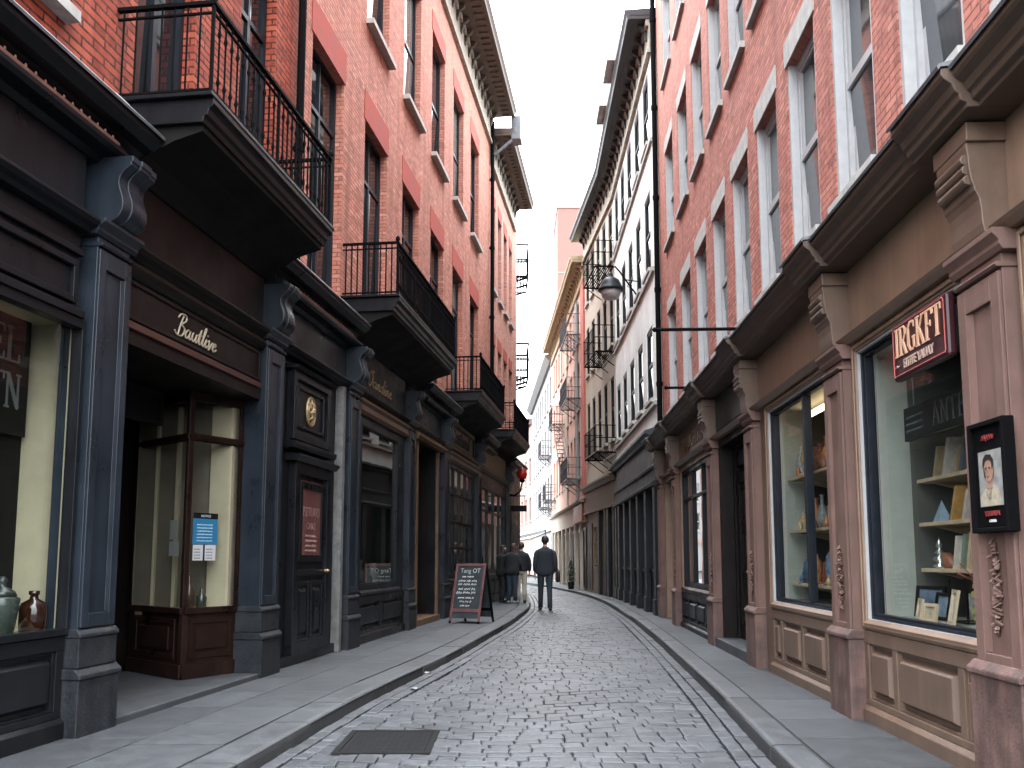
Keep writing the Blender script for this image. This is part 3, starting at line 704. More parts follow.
def eave(b, a0, a1, zf, ze, dep, wd, m_frieze, m_soff, m_edge, pitch=.55, frieze=True):
    """frieze with brackets, deep soffit with blocks, gutter edge"""
    s = b.mb()
    if frieze: s.box(a0, a1, wd-.2, wd+.05, zf, ze-.12)
    s.box(a0, a1, wd+.051, wd+.1, zf, zf+.09); s.box(a0, a1, wd+.051, wd+.12, ze-.28, ze-.121)
    n = int((a1-a0)/pitch); bpos = []; br_ = MB(b.w.sg); br_.prism([(wd+.051, ze-.52), (wd+.08, ze-.52), (wd+.11, ze-.44), (wd+.13, ze-.3), (wd+.24, ze-.22), (wd+.27, ze-.13), (wd+.051, ze-.13)], -.045, .045)
    for k in range(n):
        x = a0+(k+.5)*(a1-a0)/n
        bpos.append(x)
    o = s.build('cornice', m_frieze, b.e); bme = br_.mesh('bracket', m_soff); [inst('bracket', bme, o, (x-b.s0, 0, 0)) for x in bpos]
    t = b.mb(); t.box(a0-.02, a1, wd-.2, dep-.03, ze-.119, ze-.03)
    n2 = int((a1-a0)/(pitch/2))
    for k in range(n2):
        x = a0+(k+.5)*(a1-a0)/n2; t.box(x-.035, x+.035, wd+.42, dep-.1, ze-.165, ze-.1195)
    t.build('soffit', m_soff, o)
    u = b.mb(); u.prism([(dep-.029, ze-.14), (dep+.03, ze-.14), (dep+.05, ze-.05), (dep+.1, ze+.02), (dep+.1, ze+.1), (wd-.2, ze+.16), (wd-.2, ze-.029), (dep-.029, ze-.029)], a0-.03, a1)
    u.build('gutter', m_edge, o)
    return o

# ================================================================== LEFT ROW
CH = ('char', 'plinth', 'charhi', 'char')
PIL = ('charhi', 'plinth', 'charhi', 'char')
WL = -.25
def left_top(b, a0, a1, cop=False, frieze='char', zf0=3.66):
    f = b.mb(); f.box(a0, a1, -.4, -.12, zf0+.12, 4.47)
    f.prism([(-.4, zf0), (-.06, zf0), (-.04, zf0+.03), (.0, zf0+.05), (.02, zf0+.08), (.02, zf0+.1), (-.1, zf0+.118), (-.4, zf0+.118)], a0, a1)
    f.build('frieze', frieze, b.e, bevel=.004)
def left_cornice(b, a0, a1, cops):
    c = b.mb(); c.prism([(-.4, 4.255), (-.1, 4.255), (-.06, 4.295), (.05, 4.31), (.08, 4.335), (.08, 4.37), (.0, 4.395), (-.02, 4.475), (.02, 4.505), (.1, 4.525), (.17, 4.575), (.18, 4.63), (-.4, 4.665)], a0, a1)
    o = c.build('shop_cornice', 'char', b.e, bevel=.004)
    l = b.mb(); l.prism([(-.4, 4.667), (.182, 4.632), (.195, 4.615), (.2, 4.635), (.19, 4.65), (-.26, 4.715), (-.4, 4.715)], a0, a1); l.build('lead_flashing', 'lead', o)
    k = b.mb()
    for x0, x1 in cops:
        k.box(x0, x1, .0, .078, 4.3715, 4.395); x = x0+.05
        while x < x1:
            k.tube([(x, .05, 4.39), (x, .05, 4.435)], [.012, .007], 5); k.tube([(x+.05, .05, 4.39), (x+.05, .05, 4.41)], [.014, .012], 5); x += .1
    if cops: k.build('cresting', 'copper', o)
    return o

# ---- building A: deep red brick over the near black shop
A = Bld(SL, 5., 'brick_building', 'deep red brick house with large black balcony over the recessed mahogany shop entrance', 'building')
hA = [(5.15, 6.3, 5.32, 8.25), (7.3, 8.3, 5.06, 8.25), (9.3, 10.25, 5.06, 8.25), (5.15, 6.3, 10.05, 12.9), (7.3, 8.3, 10.05, 12.9), (9.3, 10.25, 10.05, 12.9)]
A.mb().wall(1.5, 10.95, 4.45, 15.0, hA, WL, .25).build('wall', 'brickA', A.e)
pw = sash_window(A, 1.15, 2.93, 'navy', None, 'pane_left', lintel='lintelred', lint_h=.4, sill='stone', sill_w=.12)
put_window(A, pw, 5.725, WL, 5.32); put_window(A, pw, 5.725, WL, 10.05)
pf = sash_window(A, 1.0, 3.19, 'navy', None, 'pane_left', style='french', lintel='lintelred', lint_h=.4)
put_window(A, pf, 7.8, WL, 5.06); pf2 = sash_window(A, .95, 3.19, 'navy', None, 'pane_left', style='french', lintel='lintelred', lint_h=.4); put_window(A, pf2, 9.775, WL, 5.06)
pu = sash_window(A, 1.0, 2.85, 'navy', None, 'pane_left', lintel='lintelred', lint_h=.4, sill='stone'); put_window(A, pu, 7.8, WL, 10.05)
pu = sash_window(A, .95, 2.85, 'navy', None, 'pane_left', lintel='lintelred', lint_h=.4, sill='stone'); put_window(A, pu, 9.775, WL, 10.05)
x = A.mb(); x.box(6.8, 7.06, WL-.01, -.1, 4.72, 4.93); x.build('stone_block', 'stone', A.e, bevel=.01)
downpipe(A, 10.9, -.17, 4.9, 15)
eave(A, 1.5, 10.93, 14.15, 15.2, .45, WL, 'friezepale', 'soffit', 'soffit')
balcony(A, 7.0, 9.95, z=4.94)
left_cornice(A, 1.5, 7.04, [(1.5, 6.6)]); left_cornice(A, 9.91, 10.3, [])
left_top(A, 1.5, 6.5); left_top(A, 6.95, 9.85, frieze='brownblack')
for q in ((6.53, 7.04), (9.75, 10.28)): pilaster(A, q[0], q[1], 3.78, 4.30, PIL)
pilaster(A, 2.0, 2.53, 3.78, 4.30, PIL)
# bay 0: large display window
hd = A.mb(); hd.box(2.5, 6.5, -.3, -.13, 3.05, 3.66); hd.ringframe(2.6, 6.44, 3.1, 3.42, .05, -.129, -.09); hd.box(2.5, 6.5, -.129, -.06, 3.0, 3.06); hd.box(2.5, 6.5, -.129, -.09, 3.47, 3.52)
hd.build('shop_fascia', 'char', A.e, bevel=.006)
sw = A.mb(); sw.ringframe(2.53, 6.54, .715, 3.0, .03, -.17, -.08, wb=.05, wt=.07); sw.box(4.4, 4.46, -.19, -.11, .85, 2.93)
swo = sw.build('shop_window', 'char', A.e, bevel=.004)
gl = A.mb(); gl.quad((2.56, -.15, .74), (6.515, -.15, .74), (6.515, -.15, 2.95), (2.56, -.15, 2.95)); gl.build('pane', 'glass', swo)
riser(A, 2.53, 6.53, 0., .71, -.1, ('char', 'char'), 4, base=.14)
it = A.mb(); it.box(6.68, 6.74, -.7, -.175, .7, 3.1, 0); it.box(6.54, 6.68, -.20, -.175, .7, 3.1, 0); it.box(2.5, 6.68, -1.2, -.21, 3.02, 3.08, 0); it.box(2.5, 6.68, -1.2, -.175, .68, .735, 0)

it.build('display_case', ['cream'], A.e)
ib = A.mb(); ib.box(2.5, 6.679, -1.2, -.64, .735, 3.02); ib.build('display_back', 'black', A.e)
ls = A.mb(); ls.box(2.6, 6.0, -.5, -.47, 2.985, 3.018); lt = ls.build('light_strip', emit('warm_strip', (1., .62, .28), 1.6), A.e)
# things in the display
def on(side, name, s, d, z, label, cat, group=None, rotz=0.):
    return empty(name, side.world(s, d, z), side.rot+rotz, label, cat, group)
sg_ = on(SL, 'shop_sign', 6.46, -.57, 2.2, 'black sign board with grey capital letters inside the near left shop window', 'sign')
k = MB(-1); k.box(-1.6, .16, -.06, 0, -.05, .84); k.build('board', 'black', sg_)
k = MB(-1); caps(k, 'EEL', -.2, .001, .48, .26, 1, 1.1); caps(k, 'TRTN', -.26, .001, .14, .26, 1, 1.); k.build('lettering', mat('grey_letters', (.10, .11, .11), .6, .3), sg_)
bo = on(SL, 'glass_bottle', 6.45, -.3, .736, 'round brown glass bottle with narrow neck on the left window sill', 'bottle')
k = MB(-1); k.lathe((0, 0, 0), [(.08, 0), (.09, .01), (.092, .17), (.08, .205), (.03, .235), (.026, .26), (.036, .265), (.036, .29), (.012, .293)], 20); k.build('bottle_body', mat('amber_glass', (0.022, 0.007, 0.004), .12, .2, 6, 0, spec=.8), bo, smooth=True)
jr = on(SL, 'ceramic_jar', 6.07, -.27, .736, 'grey green lidded ceramic jar at the left edge of the display', 'jar')
k = MB(-1); k.lathe((0, 0, 0), [(.07, 0), (.085, .02), (.11, .2), (.115, .25), (.09, .27)], 18); k.build('jar_body', mat('celadon_glaze', (.032, .042, .034), .25, .3, 10, .1), jr, smooth=True)
k = MB(-1); k.lathe((0, 0, .27), [(.095, 0), (.08, .03), (.03, .06), (.02, .08), (.035, .1), (.012, .13)], 18); k.build('lid', mat('celadon_glaze_dark', (.022, .028, .024), .25, .3, 10, .1), jr, smooth=True)
# bay 1: recessed lobby
fa = A.mb(); fa.box(7.0, 9.75, -.3, -.1, 3.16, 3.52); fa.ringframe(7.02, 9.73, 3.18, 3.5, .03, -.1, -.085); fa.prism([(-.3, 3.521), (-.09, 3.521), (-.05, 3.55), (-.03, 3.6), (-.06, 3.655), (-.3, 3.655)], 7.0, 9.75)
fo = fa.build('shop_fascia', 'brownblack', A.e, bevel=.004)
k = A.mb(); k.box(7.0, 9.75, -.3, -.075, 3.1, 3.159); k.build('edge_moulding', 'brownedge', fo, bevel=.006)
k = A.mb(); script_letters(k, 'Bautlive', 7.86, -.088, 3.245, .082, .0085, shear=.25, width=1.42); k.build('lettering', 'cream_letters', fo)
lb = A.mb()
lb.box(6.95, 7.03, -1.6, -.3, .0, 3.1); lb.box(7.03, 9.9, -1.7, -1.6, .0, 3.1); lb.box(9.9, 9.98, -1.7, -.3, .0, 3.1); lb.box(7.03, 9.9, -1.6, -.1, 2.98, 3.099)
lb.build('entrance_lobby', 'brownblack', A.e)
k = A.mb(); k.box(7.0, 9.75, -1.6, -.0, -.02, .055); k.build('step', 'flag', A.e, bevel=.012)
# entrance door in the lobby
dr = A.mb(); dr.ringframe(7.9, 9.0, .06, 2.6, .12, -1.598, -1.53, wb=.2); dr.box(8.02, 8.88, -1.598, -1.55, .26, .95); dr.box(8.02, 8.88, -1.59, -1.53, .95, 1.05); dr.frust(8.1, 8.8, .32, .9, -1.55, -1.52, .06)
dro = dr.build('door', 'mahog', A.e, bevel=.004)
k = A.mb(); k.quad((8.02, -1.57, 1.05), (8.88, -1.57, 1.05), (8.88, -1.57, 2.48), (8.02, -1.57, 2.48)); k.build('pane', 'pane_left', dro)
k = A.mb(); k.tube([(8.08, -1.5, 1.0), (8.08, -1.46, 1.05), (8.08, -1.46, 1.35), (8.08, -1.5, 1.4)], .014, 8); k.build('handle', 'gold', dro)
tr = A.mb(); tr.ringframe(7.05, 9.2, 2.62, 2.97, .05, -.98, -.9); tr.box(7.1, 9.15, -.97, -.93, 2.66, 2.94); tro = tr.build('transom', 'black', A.e)
k = A.mb(); script_letters(k, 'Cutlose', 7.75, -.895, 2.72, .085, .007, width=1.35); k.build('lettering', mat('dim_letters', (.10, .085, .07), .6), tro)
# angled display window
PA, PB, PC = (9.8, -.28), (9.13, -.56), (9.78, -1.5)
dw = A.mb()
def slab_on(mb, p, q, d0, d1, z0, z1, t0=0., t1=1.):
    """a board standing on the plan line p-q, from t0 to t1 of it, d0..d1 measured off the line"""
    v = Vector((q[0]-p[0], q[1]-p[1])); L = v.length; v.normalize(); n = Vector((-v.y, v.x))
    if n.y < 0 and abs(n.y) > .3: n = -n
    if abs(n.y) <= .7 and n.x > 0: n = -n
    c = [(p[0]+v.x*L*t+n.x*d, p[1]+v.y*L*t+n.y*d) for t, d in ((t0, d0), (t1, d0), (t1, d1), (t0, d1))]
    mb.prismz(c, z0, z1)
for P_, Q_ in ((PA, PB), (PB, PC)):
    slab_on(dw, P_, Q_, -.06, 0, .056, .72); slab_on(dw, P_, Q_, -.03, .025, .057, .2); slab_on(dw, P_, Q_, -.03, .03, .70, .76)
    slab_on(dw, P_, Q_, -.05, .0, 2.46, 2.54); slab_on(dw, P_, Q_, -.05, .0, 2.88, 2.979); slab_on(dw, P_, Q_, -.03, .02, 2.475, 2.525)
    slab_on(dw, P_, Q_, -.05, .006, .761, 2.88, 0., .05); slab_on(dw, P_, Q_, -.05, .006, .761, 2.88, .95, 1.)
    slab_on(dw, P_, Q_, -.001, .014, .25, .3, .12, .88); slab_on(dw, P_, Q_, -.001, .014, .6, .65, .12, .88); slab_on(dw, P_, Q_, -.001, .014, .3, .6, .12, .17); slab_on(dw, P_, Q_, -.001, .014, .3, .6, .83, .88)
    slab_on(dw, P_, Q_, -.001, .02, .34, .56, .22, .78)
dwo = dw.build('display_window', 'mahog', A.e, bevel=.004)
for P_, Q_ in ((PA, PB), (PB, PC)):
    for z0, z1 in ((.761, 2.46), (2.54, 2.88)):
        k = A.mb(); k.quad((P_[0], P_[1]-.025, z0), (Q_[0], Q_[1]-.025, z0), (Q_[0], Q_[1]-.025, z1), (P_[0], P_[1]-.025, z1)); k.build('pane', 'glass', dwo)
k = A.mb(); k.box(9.72, 9.89, -1.45, -.33, .7, 2.97); k.build('inner_reveal', mat('dim_cream', (.11, .095, .07), .8, .2, 3, 0), dwo)
k = A.mb(); k.box(9.66, 9.715, -.58, -.34, .74, 2.9); k.box(9.67, 9.718, -.98, -.94, .74, 2.9); k.box(9.68, 9.718, -1.22, -1.19, .74, 2.9); k.build('cream_post', 'cream', dwo)
k = A.mb(); k.prismz([(9.75, -.32), (9.2, -.58), (9.7, -1.4)], .66, .74); k.build('display_floor', 'shelf', dwo)
for i, (s_, d_, h_, lab) in enumerate(((9.36, -.62, .34, 'tall dark bottle behind the lower left glass of the mahogany display'), (9.5, -.55, .2, 'short dark bottle beside the corner post of the mahogany display'), (9.62, -.75, .26, 'slim bronze bottle at the back of the mahogany display'))):
    k = MB(-1); k.lathe((0, 0, 0), [(.05, 0), (.055, h_*.6), (.02, h_*.75), (.018, h_), (.01, h_+.01)], 14)
    o = k.build('glass_bottle', mat('dark_bottle', ((.05, .03, .02), (.03, .035, .03), (.16, .09, .03))[i], .15, .3), None, SL.world(s_, d_, .742), SL.rot, smooth=True); tag(o, lab, 'bottle', 'bottles in the mahogany display window')
# notices on the angled glass
v = Vector((PB[0]-PA[0], PB[1]-PA[1])); vr = math.atan2(v.y*-1, v.x)
ang = SL.rot+math.atan2(-(PA[1]-PB[1]), (PA[0]-PB[0]))
def on_pane(t, z, off=.012): return SL.world(PA[0]+v.x*t, PA[1]+v.y*t+off, z)
nb = empty('poster', on_pane(.68, 1.4), ang, 'blue printed notice with black heading stuck on the mahogany display glass', 'poster')
k = MB(-1); k.box(-.16, .16, -.002, .0, 0, .32); k.build('sheet', mat('blue_paper', (0.021, 0.154, 0.294), .5, .1), nb)
k = MB(-1); k.box(-.16, .16, .0005, .002, .265, .322); k.build('heading', 'black', nb)
k = MB(-1)
for j in range(6): scribble(k, -.11, .002, .03+j*.033, .2, .012, .0018, 1, j)
text(k, 'NOTICE', 0, .003, .28, .035, .0005); k.build('lettering', mat('pale_ink', (.6, .75, .85), .6), nb)
for i, (t, z, w_, h_, lab) in enumerate(((.8, 1.235, .13, .16, 'white leaflet under the blue notice, next to the corner post'), (.58, 1.235, .14, .16, 'white leaflet with a dark square under the blue notice'))):
    o = empty('leaflet', on_pane(t, z), ang, lab, 'leaflet')
    k = MB(-1); k.box(-w_/2, w_/2, -.002, 0, 0, h_); k.build('sheet', mat('white_paper', (0.465, 0.48, 0.48), .6, .1), o)
    k = MB(-1); [scribble(k, -w_/2+.015, .002, .02+j*.03, w_*.6, .01, .0015, 1, 30+j) for j in range(4)]; k.build('lettering', 'black', o)
v2 = Vector((PC[0]-PB[0], PC[1]-PB[1])); ang2 = SL.rot+math.atan2(-v2.y, v2.x)
for i, (t, z, w_, h_, lab) in enumerate(((.12, 1.28, .2, .15, 'wide pale card taped low on the left glass of the mahogany display'), (.16, 1.45, .15, .2, 'tall pale card above the wide card on the mahogany display'))):
    o = empty('leaflet', SL.world(PB[0]+v2.x*t-.015, PB[1]+v2.y*t+.01, z), ang2, lab, 'leaflet')
    k = MB(-1); k.box(0, w_, -.002, 0, 0, h_); k.build('sheet', mat('grey_paper', (0.315, 0.315, 0.3), .6, .1), o)
    k = MB(-1); [scribble(k, .02, .003, .025+j*.035, w_*.7, .012, .0016, 1, 50+j) for j in range(3)]; k.build('lettering', 'black', o)

# ---- building B: long rose brick house
B = Bld(SL, 11., 'brick_building', 'long rose brick house with two balconies, red lintels and bracketed eave on the left', 'building')
hB = []; colsB = [11.5+2.45*k for k in range(7)]
for a in colsB: hB += [(a, a+1.35, 5.06, 8.33), (a, a+1.35, 10.05, 12.9)]
hB = [h for h in hB if h[1] < 27.2] 
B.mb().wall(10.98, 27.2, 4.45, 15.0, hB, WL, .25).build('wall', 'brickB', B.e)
pb1 = sash_window(B, 1.35, 3.27, 'navy', None, 'pane_left', style='french', lintel='lintelred', lint_h=.5, lint_over=.06)
pb2 = sash_window(B, 1.35, 2.85, 'navy', None, 'pane_left', lintel='lintelred', lint_h=.45, lint_over=.06, sill='stonepale', sill_w=.13)
for h in hB: put_window(B, pb1 if h[2] < 6 else pb2, (h[0]+h[1])/2, WL, h[2])
downpipe(B, 27.1, -.15, 4.9, 14.9, .06)
eave(B, 10.98, 27.2, 14.15, 15.2, .5, WL, 'friezepale', 'soffit', 'soffit')
balcony(B, 12.95, 17.4, pitch=.09, rb=.011); balcony(B, 20.5, 24.5, pitch=.1, rb=.012)
left_cornice(B, 10.31, 12.99, [(10.4, 12.6)]); left_cornice(B, 17.36, 20.54, []); left_cornice(B, 24.46, 24.6, [])
left_top(B, 10.25, 12.8); left_top(B, 13.2, 16.3, frieze='brownblack'); left_top(B, 16.7, 19.4); left_top(B, 20.1, 23.85, frieze='goldwood')
for q in ((12.75, 13.3), (16.25, 16.8), (19.4, 20.05), (23.8, 24.5)): pilaster(B, q[0], q[1], 3.78, 4.30, PIL)
# bay 2: panelled bay with carved emblem and small door
bp = B.mb(); bp.box(10.28, 12.75, -.3, -.16, .0, 3.66); bp.box(10.28, 12.75, -.16, -.1, 0, .12)
bpo = bp.build('panelled_bay', 'char', B.e, bevel=.004)
em = B.mb(); em.box(10.7, 11.98, -.159, -.1, 2.66, 3.5); em.ringframe(10.68, 12.0, 2.68, 3.52, .1, -.1, -.05); em.ringframe(10.86, 11.82, 2.84, 3.36, .04, -.1, -.07); em.prism([(-.159, 2.56), (-.0, 2.56), (.02, 2.6), (.02, 2.64), (-.159, 2.659)], 10.6, 12.08); em.prism([(-.159, 3.521), (-.0, 3.521), (.02, 3.56), (-.159, 3.58)], 10.62, 12.06)
emo = em.build('emblem_frame', 'char', bpo, bevel=.005)
k = B.mb(); cx_, cz_ = 11.34, 3.1
for r_ in (.155, .1):
    k.tube([(cx_+r_*.95*math.cos(i*math.pi/12), -.085, cz_+r_*1.15*math.sin(i*math.pi/12)) for i in range(25)], .017, 6)
for i in range(8):
    a = i*math.pi/4
    k.tube([(cx_, -.08, cz_), (cx_+.08*math.cos(a+.35), -.065, cz_+.1*math.sin(a+.35)), (cx_+.13*math.cos(a), -.085, cz_+.165*math.sin(a))], [.03, .022, .012], 6)
k.lathe((cx_, -.07, cz_-.05), [(.02, 0), (.05, .03), (.05, .07), (.02, .1)], 10)
k.build('emblem', 'gold', emo)
dd = B.mb(); dd.ringframe(10.82, 12.12, .12, 2.42, .14, -.159, -.06); dd.prism([(-.159, 2.421), (-.02, 2.421), (.03, 2.47), (.03, 2.5), (-.159, 2.52)], 10.7, 12.2)
dd.box(10.96, 11.98, -.159, -.11, .12, 2.28); dd.ringframe(11.05, 11.9, 1.22, 2.2, .08, -.11, -.08); dd.box(11.0, 11.94, -.11, -.07, 1.05, 1.12)
for a0, a1 in ((11.0, 11.44), (11.5, 11.94)): dd.ringframe(a0, a1, .25, .98, .05, -.11, -.08); dd.frust(a0+.07, a1-.07, .33, .9, -.1095, -.08, .05)
ddo = dd.build('door', 'char', B.e, bevel=.004)
k = B.mb(); k.tube([(11.92, -.06, 1.1), (11.92, -.02, 1.1)], .02, 8); k.lathe((11.92, -.02, 1.08), [(.01, 0), (.028, .02), (.01, .04)], 8); k.build('handle', 'gold', ddo)
po = on(SL, 'poster', 11.475, -.1, 1.28, 'faded red poster with pale lettering behind the carved black door frame', 'poster')
k = MB(-1); k.box(-.34, .34, -.008, .004, 0, .94); k.build('sheet', mat('faded_red_paper', (0.11, 0.03, 0.028), .6, .4, 9, .1, streak=.5, grime=(0.16, 0.1, 0.09)), po)
k = MB(-1); text(k, 'PZTUKO', 0, .006, .5, .17, .001, sx=.9); text(k, 'CAIKE', 0, .006, .34, .12, .001); [scribble(k, -.2, .007, .06+j*.06, .4, .03, .003, 1, 70+j) for j in range(4)]; k.build('lettering', mat('faded_pink_ink', (0.26, 0.16, 0.14), .7, .3), po)
k = B.mb(); k.box(12.5, 12.62, -.16, -.04, .0, 3.655); k.build('pale_strip', mat('flaking_white_paint', (0.15, 0.15, 0.145), .7, .4, 8, .5, 40, streak=.6, grime=(0.06, 0.06, 0.06)), B.e, bevel=.01)
# bay 3: shop window
def shopwin(b, a0, a1, z0, z1, d, frame, mulls=(), trans=None, pane='glass', back='interior', dep=1.0, fw=.08, reveal=None, sill=None):
    s = b.mb(); s.ringframe(a0, a1, z0, z1, fw, d-.1, d); s.ringframe(a0+fw, a1-fw, z0+fw, z1-fw, .02, d-.08, d-.02)
    for q in mulls: s.box(q-.03, q+.03, d-.09, d-.01, z0+fw, z1-fw)
    for q in (trans or ()): s.box(a0+fw, a1-fw, d-.085, d-.012, q-.025, q+.025)
    sl_ = b.mb(); sl_.prism([(d-.1, z0-.07), (d+.05, z0-.07), (d+.06, z0-.03), (d+.02, z0-.002), (d-.1, z0-.002)], a0-.02, a1+.02)
    o = s.build('shop_window', frame, b.e, bevel=.004); sl_.build('sill', sill or frame, o, bevel=.004)
    g_ = b.mb(); g_.quad((a0+fw, d-.05, z0+fw), (a1-fw, d-.05, z0+fw), (a1-fw, d-.05, z1-fw), (a0+fw, d-.05, z1-fw)); g_.build('pane', pane, o)
    i_ = b.mb(); e = d-.12; f = d-dep
    i_.quad((a0, e, z0), (a0, f, z0), (a0, f, z1), (a0, e, z1), m=1); r0 = d-.36 if reveal else f; i_.quad((a1, e, z0), (a1, r0, z0), (a1, r0, z1), (a1, e, z1), m=1)
    if reveal: i_.quad((a1, r0, z0), (a1, f, z0), (a1, f, z1), (a1, r0, z1))
    i_.quad((a0, e, z1), (a1, e, z1), (a1, f, z1), (a0, f, z1), m=1); i_.quad((a0, e, z0+.02), (a1, e, z0+.02), (a1, f, z0+.02), (a0, f, z0+.02), m=1); i_.quad((a0, f, z0), (a1, f, z0), (a1, f, z1), (a0, f, z1))
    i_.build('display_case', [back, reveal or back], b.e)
    return o
shopwin(B, 13.55, 15.85, .78, 3.36, -.1, 'char', pane='glassdark')
for q in ((13.3, 13.55, 0, 3.66), (15.85, 16.25, 0, 3.66), (13.551, 15.849, 3.36, 3.42)):
    k = B.mb(); k.box(q[0], q[1], -.3, -.11, q[2], q[3]); k.build('shop_pier' if q[2] == 0 else 'window_head', 'char', B.e, bevel=.004)
riser(B, 13.3, 16.25, 0, .7, -.08, ('char', 'char'), 2, base=.14)
k = B.mb(); k.prism([(-.3, 3.425), (-.06, 3.425), (-.02, 3.47), (-.04, 3.56), (-.0, 3.6), (-.0, 3.64), (-.3, 3.655)], 13.3, 16.25); k.build('head_moulding', 'goldwood', B.e, bevel=.004)
k = B.mb(); script_letters(k, 'Oandine', 13.85, -.112, 3.95, .115, .013, shear=.25, width=1.9); k.build('lettering', 'gold', B.e)
# goods in bay 3
for i in range(5):
    k = MB(-1); h_ = (.5, .32, .42, .28, .36)[i]
    k.lathe((0, 0, 0), [(.09, 0), (.12, h_*.3), (.11, h_*.55), (.05, h_*.7), (.07, h_), (.05, h_+.02)], 14)
    o = k.build('pottery_vase', mat('vase_glaze', ((.1, .13, .16), (.3, .22, .12), (.22, .24, .22), (.07, .06, .06), (.34, .3, .24))[i], .3, .4, 8), None, SL.world(13.85+.42*i, -.45, .80), SL.rot, smooth=True)
    tag(o, ('tall blue grey vase at the near end', 'squat ochre vase second from the near end', 'grey green vase in the middle', 'small black vase fourth from the near end', 'pale stone vase at the far end')[i]+' of the Oandine window display', 'vase', 'vases in the shop window')
# bay 4: doorway
k = B.mb(); k.ringframe(16.8, 19.4, 0.0, 3.66, .35, -.3, -.12, wt=.14, wb=.0); k.build('door_surround', 'char', B.e, bevel=.004)
k = B.mb(); k.box(17.1, 17.2, -.119, -.06, .1, 3.5); k.box(19.0, 19.1, -.119, -.06, .1, 3.5); k.prism([(-.119, 3.5), (-.0, 3.5), (.03, 3.56), (.03, 3.62), (-.119, 3.65)], 16.85, 19.35); k.build('gilded_trim', 'goldwood', B.e, bevel=.004)
k = B.mb(); k.box(17.15, 17.2, -1.2, -.3, 0, 3.5); k.box(19.05, 19.1, -1.2, -.3, 0, 3.5); k.box(17.15, 19.1, -1.25, -1.2, 0, 3.52); k.box(17.15, 19.1, -1.2, -.3, 3.46, 3.52); k.build('doorway', 'brownblack', B.e)
k = B.mb(); k.box(17.15, 19.1, -1.2, -.02, -.01, .12); k.build('step', 'goldwood', B.e, bevel=.01)
dq = B.mb(); dq.ringframe(17.6, 18.9, .12, 2.6, .13, -1.199, -1.12, wb=.25); dq.box(17.73, 18.77, -1.199, -1.15, .37, 1.0); dqo = dq.build('door', 'brownblack', B.e, bevel=.004)
k = B.mb(); k.quad((17.73, -1.16, 1.0), (18.77, -1.16, 1.0), (18.77, -1.16, 2.47), (17.73, -1.16, 2.47)); k.build('pane', 'pane_left', dqo)
# bay 5: gridded window under a gilded fascia
shopwin(B, 20.2, 23.4, .82, 3.42, -.1, 'char', mulls=(21., 21.8, 22.6), trans=(1.5, 2.1, 2.75), pane='glassdark', back='interior2')
for q in ((23.4, 23.8), (20.05, 20.2)):
    k = B.mb(); k.box(q[0], q[1], -.3, -.11, 0, 3.66); k.build('shop_pier', 'char', B.e, bevel=.004)
riser(B, 20.1, 23.75, 0, .74, -.08, ('char', 'char'), 3, base=.14)
k = B.mb(); k.prism([(-.3, 3.43), (-.06, 3.43), (-.0, 3.48), (-.02, 3.56), (.03, 3.6), (.03, 3.64), (-.3, 3.655)], 20.1, 23.8); k.build('head_moulding', 'goldwood', B.e, bevel=.004)
k = B.mb(); k.ringframe(20.3, 23.6, 3.82, 4.38, .06, -.119, -.08); text(k, 'Bautinond', 21.95, -.115, 3.97, .46, .01, sx=1.15, bold=.01); k.build('lettering', 'brownblack', B.e)

# ---- building C: end of the left row
Cb = Bld(SL, 28., 'brick_building', 'farther rose brick house with lower eave closing the left row at the corner', 'building')
CE = 34.0
hC = []
for a in (27.6, 29.0, 30.4, 31.8): hC += [(a, a+.8, 5.06, 8.0), (a, a+.8, 9.7, 12.5)]
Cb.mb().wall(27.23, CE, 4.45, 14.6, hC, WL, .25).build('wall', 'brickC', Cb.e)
pc1 = sash_window(Cb, .8, 2.94, 'navy', None, 'pane_left', style='french', lintel='lintelred', lint_h=.4, lint_over=.05); pc2 = sash_window(Cb, .8, 2.8, 'navy', None, 'pane_left', lintel='lintelred', lint_h=.4, lint_over=.05, sill='stonepale')
for h in hC: put_window(Cb, pc1 if h[2] < 6 else pc2, (h[0]+h[1])/2, WL, h[2])
eave(Cb, 27.22, 33.3, 13.6, 14.6, .42, WL, 'friezepale', 'soffit', 'soffit')
k = Cb.mb(); k.tube([(27.1, -.1, 13.8), (27.2, .45, 14.3)], .05, 8); k.box(27.2, 27.7, .43, .72, 14.35, 15.1); k.build('rainwater_hopper', 'lead', Cb.e)
balcony(Cb, 26.7, 30.6, pitch=.12)
left_cornice(Cb, 24.61, 26.74, []); left_cornice(Cb, 30.56, CE, [])
left_top(Cb, 24.5, 30.0, frieze='ochre')
pilaster(Cb, 30.0, 30.8, 3.78, 4.30, PIL)
shopwin(Cb, 24.9, 29.7, .85, 3.3, -.1, 'char', mulls=(26.1, 27.3, 28.5), trans=(2.6,), pane='glassdark')
for q in ((24.5, 24.9, 0, 3.66), (29.7, 30., 0, 3.66), (24.901, 29.699, 3.3, 3.66), (30.8, CE, 0, 4.42)):
    k = Cb.mb(); k.box(q[0], q[1], -.3, -.11, q[2], q[3]); k.build('shop_pier' if q[2] == 0 else 'window_head', 'char', Cb.e, bevel=.004)
riser(Cb, 24.5, 30.0, 0, .78, -.08, ('char', 'char'), 4, base=.14)
k = Cb.mb(); k.box(25, 29.5, -.119, -.09, 3.85, 4.35); k.build('shop_fascia', 'ochre', Cb.e)
k = Cb.mb(); k.box(24.5, CE, -6, -.31, 0, 4.6); k.build('shop_body', 'brownblack', Cb.e)

